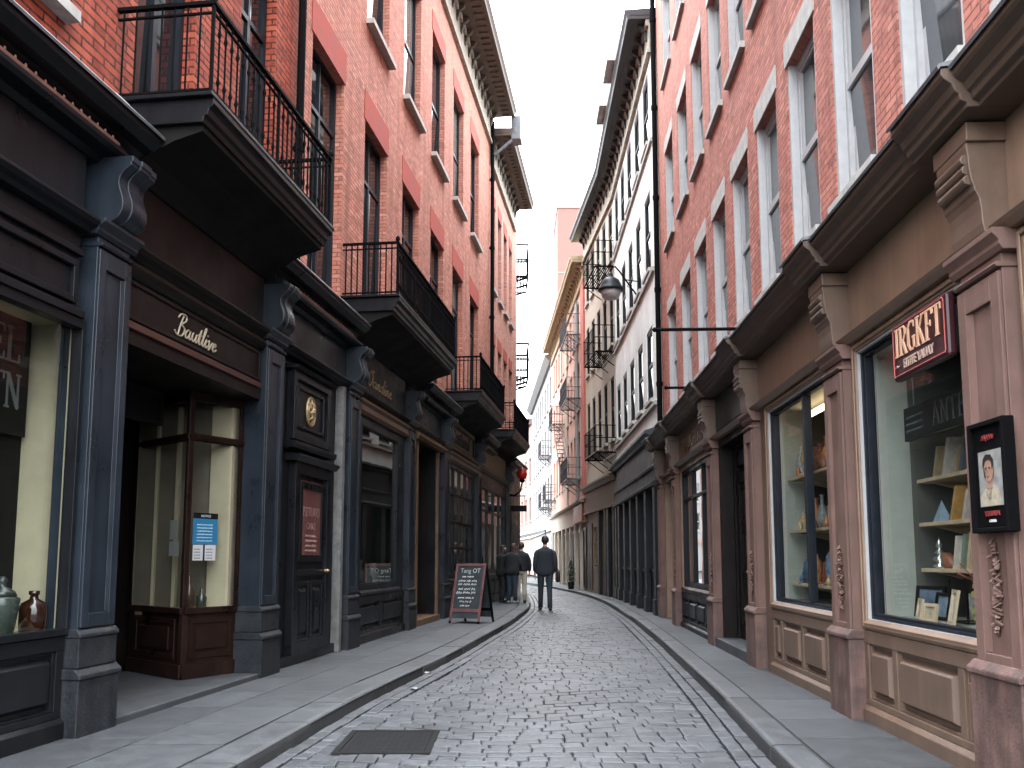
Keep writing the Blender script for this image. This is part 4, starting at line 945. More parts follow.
# corner lamp and small hanging sign
lm = on(SL, 'wall_lamp', 30.2, .05, 3.75, 'small red glass wall lamp on a black scroll bracket at the left corner', 'lamp')
k = MB(-1); k.tube([(0, -.1, -.35), (0, .1, -.4), (0, .3, -.25), (0, .36, .05)], .03, 8); k.lathe((0, .36, .02), [(.03, 0), (.09, .05), (.1, .1), (.05, .12)], 10); k.box(-.06, .06, -.12, -.09, -.5, .1); k.build('bracket', 'iron', lm)
k = MB(-1); k.lathe((0, .36, .12), [(.05, 0), (.13, .06), (.17, .18), (.15, .3), (.07, .38), (.02, .4)], 14); k.build('globe', mat('red_glass', (.55, .02, .015), .2, .1), lm, smooth=True)
hs_ = on(SL, 'hanging_sign', 30.4, .0, 2.85, 'small black hanging sign on an iron bracket below the red lamp', 'sign')
k = MB(-1); k.tube([(0, -.12, .5), (0, .5, .5)], .016, 6); k.tube([(0, .08, .5), (0, .08, .18)], .008, 5); k.tube([(0, .46, .5), (0, .46, .18)], .008, 5); k.build('bracket', 'iron', hs_)
k = MB(-1); k.box(-.03, .03, .02, .54, -.02, .18); k.build('board', 'black', hs_, bevel=.01)

# ================================================================== RIGHT ROW
BS = ('brownstone', 'brownplinth', 'brownstone', 'brownstone', 'beige')
D = Bld(SR, 10., 'brick_building', 'red brick house with white sash windows above brown stone bookshop fronts on the right', 'building')
WR = -.2
cols = [3.75, 5.25, 6.75, 8.22, 9.68, 11.16, 12.68, 14.28, 15.95, 17.85]; ww = [1.0]*7+[1.05, 1.15, 1.2]
hD = []
rows = [(4.38, 6.53), (8.0, 10.12), (11.75, 13.8)]
for a, w_ in zip(cols, ww):
    for z0, z1 in rows: hD.append((a, a+w_, z0, z1))
DE = 20.2
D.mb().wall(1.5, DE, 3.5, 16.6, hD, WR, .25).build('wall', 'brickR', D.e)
protos = {}
for a, w_ in zip(cols, ww):
    for z0, z1 in rows:
        key = (w_, z0)
        if key not in protos: protos[key] = sash_window(D, w_, z1-z0, 'white', None, 'pane_right', fw=.09, lintel='stone', lint_h=.28, lint_over=.04, sill='stone', sill_w=.07, depth=.10, jamb=True)
        put_window(D, protos[key], a+w_/2, WR, z0)
eave(D, 1.5, DE, 15.6, 16.7, .4, WR, 'friezepale', 'soffit', 'soffit')
downpipe(D, DE-.06, -.12, 3.7, 16.4, .06, wl=WR)
def rcorn(a0, a1, off=0.):
    return [(-.4, 3.64), (.09+off, 3.64), (.09+off, 3.665), (.125+off, 3.68), (.13+off, 3.715), (.15+off, 3.73), (.165+off, 3.77), (.205+off, 3.80), (.22+off, 3.82), (.22+off, 3.86), (-.4, 3.91)]
PR = [(4.62, 5.18), (7.25, 7.78), (10.55, 11.05), (13.25, 13.75), (17.2, 17.7), (19.55, 20.05)]
k = D.mb(); kl = D.mb(); prev = 1.5
for a0, a1 in PR:
    k.prism(rcorn(0, 0), prev, a0-.08); kl.prism([(-.3, 3.912), (.222, 3.863), (.235, 3.845), (.243, 3.865), (.23, 3.88), (-.195, 3.99), (-.3, 3.99)], prev, a0-.08)
    k.prism(rcorn(0, 0, .06), a0-.08, a1+.08); kl.prism([(-.3, 3.914), (.282, 3.864), (.295, 3.846), (.303, 3.866), (.29, 3.882), (-.195, 4.0), (-.3, 4.0)], a0-.09, a1+.09)
    prev = a1+.08
k.prism(rcorn(0, 0), prev, DE); kl.prism([(-.3, 3.912), (.222, 3.863), (.235, 3.845), (.243, 3.865), (.23, 3.88), (-.195, 3.99), (-.3, 3.99)], prev, DE)
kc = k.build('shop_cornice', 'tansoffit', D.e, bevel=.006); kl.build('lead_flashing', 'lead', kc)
for a0, a1 in PR:
    pl = pilaster(D, a0, a1, 3.0, 3.635, BS, plinth_h=.62, upper=.62, corb=(.6, .09), capproj=.035, block=True)
    # scratched carved drop on the shaft
    k = D.mb(); cx_ = (a0+a1)/2; rn = random.Random(int(a0*10))
    for i in range(26):
        z = .84+i*.019; wv = .05*math.sin(math.pi*(i+1)/27)+.012
        k.tube([(cx_+rn.uniform(-wv, wv), -.03, z), (cx_+rn.uniform(-wv, wv), -.008, z+.02), (cx_+rn.uniform(-wv, wv), -.025, z+.045)], [.008, .014, .005], 5)
    k.build('carved_drop', 'brownstone', pl)
f = D.mb(); f.box(1.5, DE, -.4, -.12, 3.06, 3.639); f.prism([(-.4, 2.99), (-.06, 2.99), (-.02, 3.02), (-.0, 3.04), (-.1, 3.059), (-.4, 3.059)], 1.5, DE); f.build('frieze', 'beigehi', D.e, bevel=.004)
# bookshop window A (large), B (with central mullion)
def rframe(a0, a1, z0, z1):
    k = D.mb(); k.ringframe(a0, a1, z0, z1, .07, -.3, -.1); k.ringframe(a0+.02, a1-.02, z0+.02, z1-.02, .03, -.1, -.085)
    o = k.build('window_surround', 'beigehi', D.e, bevel=.008)
    k = D.mb(); k.ringframe(a0+.0705, a1-.0705, z0+.0705, z1-.0705, .014, -.25, -.115); k.build('bead', 'white', o); return o
rframe(5.18, 7.25, .70, 3.0-.012)
oA = shopwin(D, 5.26, 7.17, .785, 2.91, -.14, 'navy', pane='glass', back='interior2', reveal='celadon', dep=.95, fw=.022, sill='beigehi')
riser(D, 5.18, 7.25, 0, .695, -.1, ('beige', 'beige'), 3, [.28, 1, .5], base=.12)
rframe(7.78, 10.25, .70, 2.988)
k = D.mb(); k.box(10.25, 10.55, -.3, -.115, 0, 3.05); k.build('shop_pier', 'beige', D.e, bevel=.006)
oB = shopwin(D, 7.86, 10.17, .785, 2.91, -.14, 'navy', mulls=(8.9,), sill='beigehi', pane='glass', back='interior', reveal='celadon', dep=.85, fw=.022)
riser(D, 7.78, 10.25, 0, .695, -.1, ('beige', 'beige'), 4, [.5, 1, 1, .4], base=.12)
k = D.mb(); k.box(7.95, 9.9, -.5, -.44, 2.8, 2.84); k.build('light_strip', emit('warm_lamp', (1., .72, .42), 9.), D.e)
# nearest bay, mostly outside the picture
rframe(2.2, 4.62, .74, 2.988); shopwin(D, 2.3, 4.52, .84, 2.89, -.14, 'brownblack', mulls=(3.4,), pane='glass', back='interior', dep=.9)
riser(D, 2.2, 4.62, 0, .735, -.1, ('beige', 'beige'), 2, base=.12)
# doorway
k = D.mb(); k.ringframe(11.05, 13.25, 0., 3.0, .14, -.3, -.12, wt=.12, wb=0.); k.build('door_surround', 'brownblack', D.e, bevel=.005)
k = D.mb(); k.box(11.05, 13.25, -.118, -.09, 3.12, 3.6); k.build('name_board', 'greypaint', D.e)
k = D.mb(); k.box(11.19, 11.24, -.9, -.3, .0, 2.9); k.box(13.06, 13.11, -.9, -.3, 0, 2.9); k.box(11.19, 13.11, -.95, -.9, 0, 2.9); k.box(11.19, 13.11, -.9, -.3, 2.84, 2.9); k.build('doorway', 'black', D.e)
k = D.mb(); k.box(11.1, 13.2, -.9, .0, -.01, .13); k.build('step', 'kerbm', D.e, bevel=.012)
dq = D.mb(); dq.ringframe(11.24, 13.06, .131, 2.48, .16, -.4, -.33, wb=.2); dq.box(12.08, 12.2, -.4, -.332, .33, 2.32)
for a0, a1 in ((11.4, 12.08), (12.2, 12.9)):
    dq.box(a0, a1, -.4, -.36, .33, 2.32)
    for z0, z1 in ((.38, .95), (1.05, 1.65), (1.75, 2.28)): dq.ringframe(a0+.03, a1-.03, z0, z1, .05, -.36, -.34); dq.frust(a0+.1, a1-.1, z0+.06, z1-.06, -.3595, -.342, .04)
dqo = dq.build('door', 'brownblack', D.e, bevel=.004)
k = D.mb(); k.lathe((12.3, -.3, 1.05), [(.012, 0), (.03, .02), (.012, .045)], 10); k.tube([(12.3, -.34, 1.07), (12.3, -.29, 1.07)], .012, 6); k.build('handle', 'gold', dqo)
k = D.mb(); k.quad((11.24, -.34, 2.58), (13.06, -.34, 2.58), (13.06, -.34, 2.86), (11.24, -.34, 2.86)); k.build('fanlight', 'pane_far', D.e)
# window C and door 2
k = D.mb(); k.ringframe(13.75, 17.2, .64, 2.988, .1, -.3, -.11); k.build('window_surround', 'beigehi', D.e, bevel=.008)
shopwin(D, 13.85, 17.1, .74, 2.89, -.14, 'greydark', mulls=(14.95, 16.0), trans=(2.35,), pane='glassdark', back='interior')
riser(D, 13.75, 17.2, 0, .635, -.1, ('greydark', 'greydark'), 4, base=.1)
k = D.mb(); text(k, 'HAUGHTERS', 15.45, -.116, 3.22, .34, .012, direction=-1, sx=1.35, bold=.01); k.build('lettering', 'goldwood', D.e)
k = D.mb(); k.ringframe(17.7, 19.55, 0, 3.0, .12, -.3, -.11, wb=0.); k.build('door_surround', 'beigehi', D.e, bevel=.008)
dq = D.mb(); dq.box(17.82, 19.43, -.35, -.3, .1, 2.88); dq.ringframe(17.9, 18.6, .3, 1.0, .06, -.3, -.27); dq.ringframe(18.65, 19.35, .3, 1.0, .06, -.3, -.27); dq.ringframe(17.9, 19.35, 1.1, 2.3, .1, -.3, -.26); dqo = dq.build('door', 'greydark', D.e)
k = D.mb(); k.quad((18., -.28, 1.2), (19.25, -.28, 1.2), (19.25, -.28, 2.2), (18., -.28, 2.2)); k.build('pane', 'pane_far', dqo)
k = D.mb(); k.box(1.5, DE, -6, -1.2, 0, 3.5); k.build('shop_body', 'brownblack', D.e)
# projecting iron rods
for a_, z_, L_ in ((11.05, 4.12, 1.05), (13.9, 3.92, .55)):
    k = D.mb(); k.tube([(a_, WR, z_), (a_, L_, z_)], .022, 8); k.lathe((a_, L_, z_-.03), [(.012, 0), (.035, .03), (.012, .06)], 8); k.tube([(a_, WR, z_), (a_, WR+.03, z_)], .06, 10); k.tube([(a_, WR+.02, z_-.12), (a_, WR+.18, z_-.01)], .01, 6)
    k.build('sign_bracket', 'iron', D.e)

# ---- signs on the right
sgn = on(SR, 'shop_sign', 5.755, -.06, 2.47, 'dark red sign with cream capitals IRGKFT hung on the bookshop window', 'sign')
k = MB(1); k.box(-.43, .43, -.03, .035, 0, .4); k.build('board', mat('oxblood_board', (0.036, 0.008, 0.0112), .4, .2), sgn, bevel=.02)
k = MB(1)
pts = [(-.40, .03), (.40, .03), (.405, .05), (.405, .35), (.39, .37), (-.39, .37), (-.405, .35), (-.405, .05), (-.40, .03)]
k.tube([(a, .036, z) for a, z in pts], .005, 5); k.build('border', mat('red_border', (.45, .10, .09), .5), sgn)
k = MB(1); caps(k, 'IRGKFT', 0, .0355, .155, .2, -1, 1.02, .006)
for x_, wd_ in ((-.36, .07), (-.235, .05)): pass
k.build('lettering', mat('peach_letters', (0.68, 0.3995, 0.255), .5, .15, 12), sgn)
k = MB(1); text(k, 'EITITE YAUAY', .0, .037, .065, .085, .004, direction=-1, sx=.9, bold=.0015); k.tube([(.37, .039, .09), (.345, .039, .1), (.33, .039, .085), (.31, .039, .095)], .004, 4); k.build('small_lettering', mat('pale_letters', (0.496, 0.36, 0.288), .5), sgn)
ps = on(SR, 'framed_poster', 4.8, -.0, 1.39, 'black framed portrait poster of a dark haired figure in cream jacket on brown pillar', 'poster')
k = MB(1); k.ringframe(-.2, .2, 0, .6, .028, -.02, .045); k.box(-.172, .172, -.02, .02, .028, .572); k.build('frame', 'iron', ps, bevel=.006)
k = MB(1)
def flat(mb, pts, d, z0=0., m=0): mb.prismd(pts, d, d+.002, m)
flat(k, [(-.125, .14), (.125, .14), (.125, .44), (-.125, .44)], .0205, m=0)
el = lambda cx, cz, rx, rz, n=16: [(cx+rx*math.cos(2*math.pi*i/n), cz+rz*math.sin(2*math.pi*i/n)) for i in range(n)]
flat(k, [(-.11, .142), (.115, .142), (.105, .2), (.06, .235), (.02, .25), (-.04, .25), (-.085, .22)], .023, m=1)
flat(k, [(-.03, .235), (.035, .235), (.03, .3), (-.025, .3)], .0255, m=2)
flat(k, el(.0, .335, .048, .065), .028, m=2)
flat(k, [(-.05, .35), (-.055, .385), (-.03, .415), (.02, .42), (.055, .395), (.058, .345), (.045, .36), (.03, .385), (-.01, .39), (-.035, .375), (-.042, .33)], .0305, m=3)
flat(k, [(.052, .36), (.045, .3), (.03, .29), (.04, .33)], .031, m=3)
flat(k, [(-.026, .345), (-.01, .35), (-.01, .342), (-.026, .338)], .0335, m=3); flat(k, [(.01, .35), (.03, .346), (.03, .338), (.01, .342)], .0335, m=3); flat(k, [(-.012, .302), (.016, .302), (.012, .296), (-.008, .296)], .0335, m=4); flat(k, [(.0, .34), (.008, .318), (-.006, .318)], .0335, m=5)
flat(k, [(.035, .235), (.01, .18), (-.01, .18), (-.03, .235), (.0, .2)], .0335, m=6)
k.build('portrait', [mat('print_grey', (0.252, 0.252, 0.238), .6, .3, 14), mat('print_cream', (0.4, 0.352, 0.264), .6, .25, 20), mat('print_skin', (0.336, 0.2, 0.144), .6, .2, 20), mat('print_hair', (.012, .01, .01), .6), mat('print_lip', (.25, .08, .07), .6), mat('print_shade', (.26, .14, .10), .6), mat('print_fold', (.24, .2, .15), .6)], ps)
k = MB(1)
scribble(k, .07, .026, .495, .14, .028, .0045, -1, 91); text(k, 'YTEUAUA', 0, .022, .09, .036, .003, direction=-1, bold=.001); k.build('lettering', mat('red_ink', (0.22, 0.03, 0.028), .5), ps)
k = MB(1); text(k, 'CAATA', 0, .022, .055, .022, .002, direction=-1); k.build('small_lettering', mat('white_ink', (.6, .58, .55), .5), ps)
an = on(SR, 'shop_sign', 6.3, -.36, 2.14, 'dark board lettered ANTE hanging inside the bookshop window above the shelves', 'sign')
k = MB(1); k.box(-.75, .55, -.02, .02, 0, .25); k.tube([(-.5, 0, .25), (-.5, 0, .55)], .005, 5); k.tube([(.4, 0, .25), (.4, 0, .55)], .005, 5); k.build('board', mat('dark_green_board', (.015, .018, .018), .4), an)
k = MB(1); caps(k, 'ANTE', -.22, .0205, .05, .16, -1, 1.25); [scribble(k, .5, .022, .06+.05*j, .3, .02, .002, -1, 95+j) for j in range(3)]; k.build('lettering', mat('grey_lettering', (0.09, 0.095, 0.095), .6), an)

# ---- shelves and goods in the bookshop windows
def shelf(a0, a1, z, d0, d1, lab):
    o = on(SR, 'display_shelf', a0, 0, z, lab, 'shelf', 'shelves in the bookshop windows')
    k = MB(1); k.box(0, a1-a0, d0, d1, -.03, 0); k.build('board', 'shelf', o, bevel=.004)
    k = MB(1); k.prism([(d0, -.16), (d0+.02, -.16), (d1-.06, -.031), (d0, -.031)], a1-a0-.14, a1-a0-.12); k.prism([(d0, -.16), (d0+.02, -.16), (d1-.06, -.031), (d0, -.031)], .12, .14); k.build('bracket', 'shelf', o)
for z, n in ((1.87, 'top'), (1.53, 'middle'), (1.18, 'lowest')): shelf(5.3, 7.12, z, -1.08, -.52, n+' pale wooden shelf in the nearer bookshop window behind the sign')
for z, n in ((2.14, 'top'), (1.56, 'middle'), (.99, 'lowest')): shelf(7.9, 10.12, z, -.95, -.3, n+' pale wooden shelf in the farther bookshop window with the mullion')
BC = [(.30, .17, .07), (.42, .33, .2), (.09, .12, .16), (.38, .12, .06), (.16, .2, .16), (.5, .46, .4), (.05, .06, .09), (.42, .24, .08), (.2, .08, .07), (.28, .3, .32)]
BM = [mat('book_cover', c, .5, .25, 14, .1) for c in BC]
PAGES = mat('page_edges', (.6, .54, .42), .8, .15, 60)
def book(s, d, z, w, h, t, lean, ci, lab, turn=0.):
    o = empty('book', SR.world(s, d, z), SR.rot+turn, lab, 'book', 'books on the window shelves')
    def T(mb, a0, a1, e0, e1, z0, z1):
        c, n = math.cos(lean), math.sin(lean)
        idx = [mb.p(a*c+zz*n, e, -a*n*0+zz*c) for a in (a0, a1) for e in (e0, e1) for zz in (z0, z1)]
        for q in ((0, 1, 3, 2), (4, 6, 7, 5), (0, 4, 5, 1), (2, 3, 7, 6), (0, 2, 6, 4), (1, 5, 7, 3)): mb.face([idx[i] for i in q])
    k = MB(1); T(k, 0, .006, 0, w, 0, h); T(k, t-.006, t, 0, w, 0, h); T(k, .006, t-.006, w-.006, w, 0, h); k.build('cover', BM[ci % len(BM)], o)
    k = MB(1); T(k, .006, t-.006, .006, w-.007, .005, h-.005); k.build('pages', PAGES, o)
    return o
def frame_item(s, d, z, w, h, lab, col, name='picture_frame', cat='picture frame', tilt=.18, turn=0.):
    o = empty(name, SR.world(s, d, z), SR.rot+turn, lab, cat)
    o.rotation_euler = (-(-tilt), 0, SR.rot+turn)
    k = MB(1); k.ringframe(-w/2, w/2, 0, h, .025, -.02, 0); k.build('frame', 'black' if col[0] < .3 else 'shelf', o)
    k = MB(1); k.quad((-w/2+.025, -.012, .025), (w/2-.025, -.012, .025), (w/2-.025, -.012, h-.025), (-w/2+.025, -.012, h-.025)); k.build('picture', mat('picture', col, .4, .6, 12, 0), o)
    return o
ordw = ['first', 'second', 'third', 'fourth', 'fifth', 'sixth', 'seventh', 'eighth']
bk = [(6.98, .22, .26), (6.84, .2, .25), (6.74, .24, .3), (6.62, .2, .24), (6.5, .23, .29), (6.36, .21, .26)]
for i, (s_, w_, h_) in enumerate(bk): book(s_, -.82, 1.87, w_, h_, .04+.012*(i % 3), -.38, (1, 0, 5, 7, 2, 3)[i], ordw[i]+' book from the far end, top shelf, nearer bookshop window')
for i, (s_, w_, h_) in enumerate([(6.62, .24, .27), (6.52, .2, .24), (6.4, .22, .28), (6.2, .2, .25)]): book(s_, -.8, 1.53, w_, h_, .045, -.42, (7, 5, 9, 8)[i], ordw[i]+' book from the far end, middle shelf, nearer bookshop window')
for i, (s_, w_, h_) in enumerate([(6.66, .22, .25), (6.54, .22, .26), (6.4, .24, .27), (6.24, .2, .24)]): book(s_, -.8, 1.18, w_, h_, .04, -.3, (5, 4, 1, 0)[i], ordw[i]+' book from the far end, lowest shelf, nearer bookshop window')
k = MB(1); k.lathe((0, 0, 0), [(.05, 0), (.055, .02), (.015, .04), (.06, .07), (.012, .1), (.045, .12), (.01, .15), (.03, .17), (.006, .22), (.003, .24)], 14)
o = k.build('silver_ornament', mat('silver', (.5, .5, .48), .25, .2, metal=.8), None, SR.world(7.0, -.62, 1.18), SR.rot, smooth=True); tag(o, 'tiered silver ornament at the far end of the lowest bookshop shelf', 'ornament')
k = MB(1); b0 = [k.p(x, y, 0) for x, y in ((-.06, -.05), (.06, -.05), (.06, .05), (-.06, .05))]; ap = k.p(0, 0, .17)
for i in range(4): k.face((b0[i], b0[(i+1) % 4], ap))
k.face(b0[::-1]); o = k.build('glass_pyramid', mat('pale_blue_glass', (.25, .35, .42), .2, .3), None, SR.world(6.92, -.62, 1.53), SR.rot); tag(o, 'pale blue glass pyramid on the middle bookshop shelf', 'ornament')
k = MB(1); k.rings([(0, 0, 0, .06, .045), (.01, 0, .04, .085, .05), (.03, 0, .08, .07, .045), (.07, 0, .12, .03, .03)], 12); o = k.build('wooden_figure', mat('red_brown_wood', (.22, .09, .05), .4, .3), None, SR.world(6.82, -.62, 1.18), SR.rot, smooth=True); tag(o, 'small red brown wooden figure beside the silver ornament', 'figure')
frame_item(6.98, -.5, .81, .26, .24, 'dark framed blue picture leaning at the far end of the bookshop window floor', (.08, .11, .15), turn=.5)
frame_item(6.66, -.45, .81, .24, .2, 'low dark framed pale blue print in the middle of the bookshop window floor', (.16, .22, .28))
cs = empty('glass_case', SR.world(6.32, -.55, .81), SR.rot, 'small glass case holding a pale picture on the bookshop window floor', 'glass case')
k = MB(1); k.ringframe(-.14, .14, 0, .3, .012, .1, .115); k.ringframe(-.14, .14, 0, .3, .012, -.115, -.1); [k.box(a, a+.012, -.1, .1, z, z+.012) for a in (-.14, .128) for z in (0, .288)]; k.build('frame', 'black', cs)
k = MB(1); k.box(-.1, .1, -.01, .01, .02, .2); k.build('picture', mat('pale_print', (.36, .38, .36), .5, .7, 25), cs)
pl_ = empty('dried_plant', SR.world(6.02, -.5, .81), SR.rot, 'yellow green dried plant with red twigs beside the glass case', 'plant')
k = MB(1); rn = random.Random(5)
for i in range(120):
    a, r_, z = rn.uniform(0, 6.28), rn.uniform(0, .09), rn.uniform(.05, .28); x_, y_ = r_*math.cos(a), r_*math.sin(a); q = rn.uniform(.015, .03)
    k.quad((x_-q, y_, z), (x_, y_+q*.6, z-q), (x_+q, y_, z+q*.4), (x_, y_-q*.6, z+q))
k.build('foliage', mat('yellow_green_leaf', (.2, .2, .04), .6, .4), pl_)
k = MB(1)
for i in range(16):
    a = rn.uniform(0, 6.28); k.tube([(0, 0, .1), (.1*math.cos(a), .08*math.sin(a), .3), (.26*math.cos(a), .16*math.sin(a), .38+rn.uniform(-.05, .05))], .004, 4)
k.build('twigs', mat('red_twig', (.16, .04, .03), .6), pl_)
k = MB(1); k.lathe((0, 0, 0), [(.05, 0), (.07, .08), (.06, .1)], 12); k.build('pot', 'stone', pl_)
# farther window
VC = [(.34, .14, .06), (.3, .34, .34), (.12, .16, .22), (.4, .3, .16), (.18, .1, .07), (.45, .43, .4), (.06, .1, .16)]
def vase(s, d, z, h, r_, ci, lab, kind):
    prof = [[(.6, 0), (1., .25), (.8, .5), (.3, .75), (.28, .95), (.4, 1.)], [(.9, 0), (.9, .05), (.3, .12), (.75, .4), (.5, .75), (.15, .9), (.1, 1.)], [(.8, 0), (1., .1), (.55, .5), (.25, .85), (.1, 1.)]][kind]
    k = MB(1); k.lathe((0, 0, 0), [(a*r_, b*h) for a, b in prof], 14)
    o = k.build('ornament', mat('ornament_glaze', VC[ci], .3, .35, 10), None, SR.world(s, d, z), SR.rot, smooth=True); tag(o, lab, 'ornament', 'ornaments on the farther window shelves')
cw = {0: 'rust', 1: 'pale grey', 2: 'slate blue', 3: 'ochre', 4: 'brown', 5: 'white', 6: 'dark blue'}
shelfn = ['top', 'middle', 'lowest']; plc = ['far end', 'second from far end', 'third from far end', 'fourth from far end', 'fifth from far end', 'sixth from far end', 'seventh from far end', 'eighth from far end', 'near end']
rn = random.Random(21)
for si, z in enumerate((2.14, 1.56, .99)):
    for j in range(9):
        ci = rn.randrange(7); s_ = 9.98-.235*j
        if (si+j) % 3 == 2: book(s_, -.62, z, .22, .24+.03*(j % 3), .05, -.3, ci+2, '%s leaning book, %s of the %s shelf, farther bookshop window' % (['tan', 'rust', 'green', 'cream', 'navy', 'orange', 'maroon', 'grey', 'brown', 'buff'][(ci+2) % 10], plc[j], shelfn[si]))
        else: vase(s_, -.42, z, rn.uniform(.2, .4) if si else rn.uniform(.25, .5), rn.uniform(.055, .1), ci, '%s ornament, %s of the %s shelf, farther bookshop window' % (cw[ci], plc[j], shelfn[si]), rn.randrange(3))

# ================================================================== GREY HOUSE
G = Bld(SG, 4., 'grey_house', 'grey white rendered house with dark slate shopfront and deep black eave', 'building')
GLn = SG.length
hG = []; gc = [.55+1.72*k for k in range(5)]
grow = [(5.0, 6.75), (8.15, 10.1), (11.3, 13.1)]
for a in gc:
    for z0, z1 in grow: hG.append((a, a+1.0, z0, z1))
G.mb().wall(.0, GLn, 4.1, 14.0, hG, -.1, .25).build('wall', 'render', G.e)
gp = {z0: sash_window(G, 1.0, z1-z0, 'greydark', None, 'pane_far', fw=.08, depth=.02, sill='stonepale', sill_w=.08) for z0, z1 in grow}
for h in hG: put_window(G, gp[h[2]], (h[0]+h[1])/2, -.1, h[2])
for z0 in (5.0, 8.15, 11.3):
    k = G.mb(); k.box(0.02, GLn, -.099, -.04, z0-.24, z0-.142); k.build('sill_band', 'stonepale', G.e)
eave(G, -.05, GLn, 13.25, 14.2, .42, -.1, 'friezepale', 'soffitdark', 'soffitdark')
f = G.mb(); f.box(0, GLn, -.3, -.02, 3.02, 4.0); f.prism([(-.3, 4.0), (.05, 4.0), (.1, 4.06), (.2, 4.1), (.2, 4.16), (-.1, 4.25), (-.3, 4.25)], 0, GLn); f.prism([(-.02, 3.3), (.03, 3.3), (.05, 3.36), (-.02, 3.42)], 0, GLn); f.prism([(-.3, 2.9), (.06, 2.9), (.09, 2.96), (.0, 3.02), (-.3, 3.02)], 0, GLn); f.build('shop_fascia', 'greypaint', G.e)
for i, a in enumerate([.02, 1.5, 3.0, 4.5, 6.0, 7.5, 8.3]):
    k = G.mb(); k.box(a, a+.34, -.3, -.0, 0, 2.9); k.box(a-.02, a+.36, -.3, .03, 0, .35); k.build('shop_pier', 'greydark', G.e, bevel=.008)
k = G.mb(); k.box(.3, GLn, -.3, -.1, .0, .95); k.box(.3, GLn, -.3, -.06, .95, 1.02); k.build('stall_riser', 'greydark', G.e)
k = G.mb(); k.quad((.3, -.18, 1.0), (GLn, -.18, 1.0), (GLn, -.18, 2.95), (.3, -.18, 2.95)); k.build('pane', 'pane_far', G.e)
k = G.mb(); k.box(0, GLn, -6, -.5, 0, 4.1); k.build('shop_body', 'greydark', G.e)
for i, a in enumerate((2.2, 4.6)):
    k = G.mb(); k.box(a, a+1.2, -.2, .72, 14.36, 15.1); k.build('roof_hatch', 'stone', G.e)

# street lantern on its bracket
ln = on(SG, 'street_lantern', 2.75, -.1, 8.05, 'black bell shaped street lantern with frosted bowl on a bracket of grey house', 'street lamp')
k = MB(1); k.tube([(0, 0, .0), (0, .25, .35), (0, .5, .72), (0, .62, .86), (0, .72, .82), (0, .74, .68)], .022, 8); k.tube([(0, 0, .45), (0, .35, .5), (0, .55, .78)], .014, 6); k.tube([(0, .18, .26), (0, .3, .32), (0, .26, .44), (0, .2, .4)], .01, 6); k.box(-.06, .06, -.01, .02, -.15, .55); k.build('bracket', 'iron', ln)
k = MB(1); k.lathe((0, .74, 0), [(.33, .20), (.35, .22), (.34, .25), (.31, .29), (.28, .34), (.255, .41), (.215, .48), (.14, .54), (.075, .57), (.06, .62), (.065, .64), (.03, .7)], 24); k.build('shade', 'greydark', ln, smooth=True)
k = MB(1); k.lathe((0, .74, 0), [(.14, -.02), (.2, .0), (.25, .1), (.27, .199)], 24); k.build('bowl', mat('frosted_bowl', (0.364, 0.329, 0.322), .35, .1), ln, smooth=True)

# ================================================================== CREAM HOUSE with fire escape
Cr = Bld(SC, 3., 'cream_house', 'cream rendered narrow house with black fire escape platforms and ochre shopfront', 'building')
CL = SC.length; hc = []
cc = [.3+1.28*k for k in range(5)]
crow = [(5.2, 7.3), (8.4, 10.3), (11.3, 13.1)]
for a in cc:
    for z0, z1 in crow: hc.append((a, a+.72, z0, z1))
Cr.mb().wall(.02, CL, 4.0, 14.0, hc, -.1, .25).build('wall', 'rendercream', Cr.e)
cp = {z0: sash_window(Cr, .72, z1-z0, 'greydark', None, 'pane_far', fw=.06, depth=.03, sill='stonepale', sill_w=.08) for z0, z1 in crow}
for h in hc: put_window(Cr, cp[h[2]], (h[0]+h[1])/2, -.1, h[2])
eave(Cr, .02, CL, 13.25, 14.2, .42, -.1, 'friezepale', 'soffitdark', 'soffitdark')
f = Cr.mb(); f.box(0.02, CL, -.3, -.02, 3.0, 3.8); f.prism([(-.3, 3.8), (.05, 3.8), (.12, 3.9), (.22, 3.94), (.22, 4.0), (-.1, 4.1), (-.3, 4.1)], .02, CL); f.prism([(-.02, 2.96), (.06, 2.96), (.06, 3.02), (-.02, 3.05)], .02, CL); f.build('shop_fascia', 'ochre', Cr.e)
k = Cr.mb(); k.box(.02, CL, -.3, -.12, 0, 2.99); k.build('shop_wall', 'ochre', Cr.e)
for a in (.1, 1.2, 1.7, 3.1):
    k = Cr.mb(); k.box(a, a+.35, -.119, .0, 0, 2.98); k.build('shop_pier', 'greydark', Cr.e)
k = Cr.mb(); k.box(.45, 1.2, -.119, -.09, .1, 2.5); k.build('door', 'black', Cr.e)
k = Cr.mb(); k.ringframe(3.6, 4.6, .9, 2.5, .08, -.119, -.05)
for i in range(7): k.tube([(3.68+.14*i, -.08, .95), (3.68+.14*i, -.08, 2.45)], .014, 5); k.tube([(3.65, -.075, 1.05+.2*i), (4.55, -.075, 1.05+.2*i)], .014, 5)
ko = k.build('lattice_window', 'ochre', Cr.e); k = Cr.mb(); k.quad((3.68, -.11, .98), (4.52, -.11, .98), (4.52, -.11, 2.42), (3.68, -.11, 2.42)); k.build('pane', 'pane_far', ko)
k = Cr.mb(); k.box(5.2, 6.2, -.119, -.09, .1, 2.6); k.build('door', 'brownblack', Cr.e)
k = Cr.mb(); k.box(.02, CL, -6, -.31, 0, 4.); k.build('shop_body', 'ochre', Cr.e)
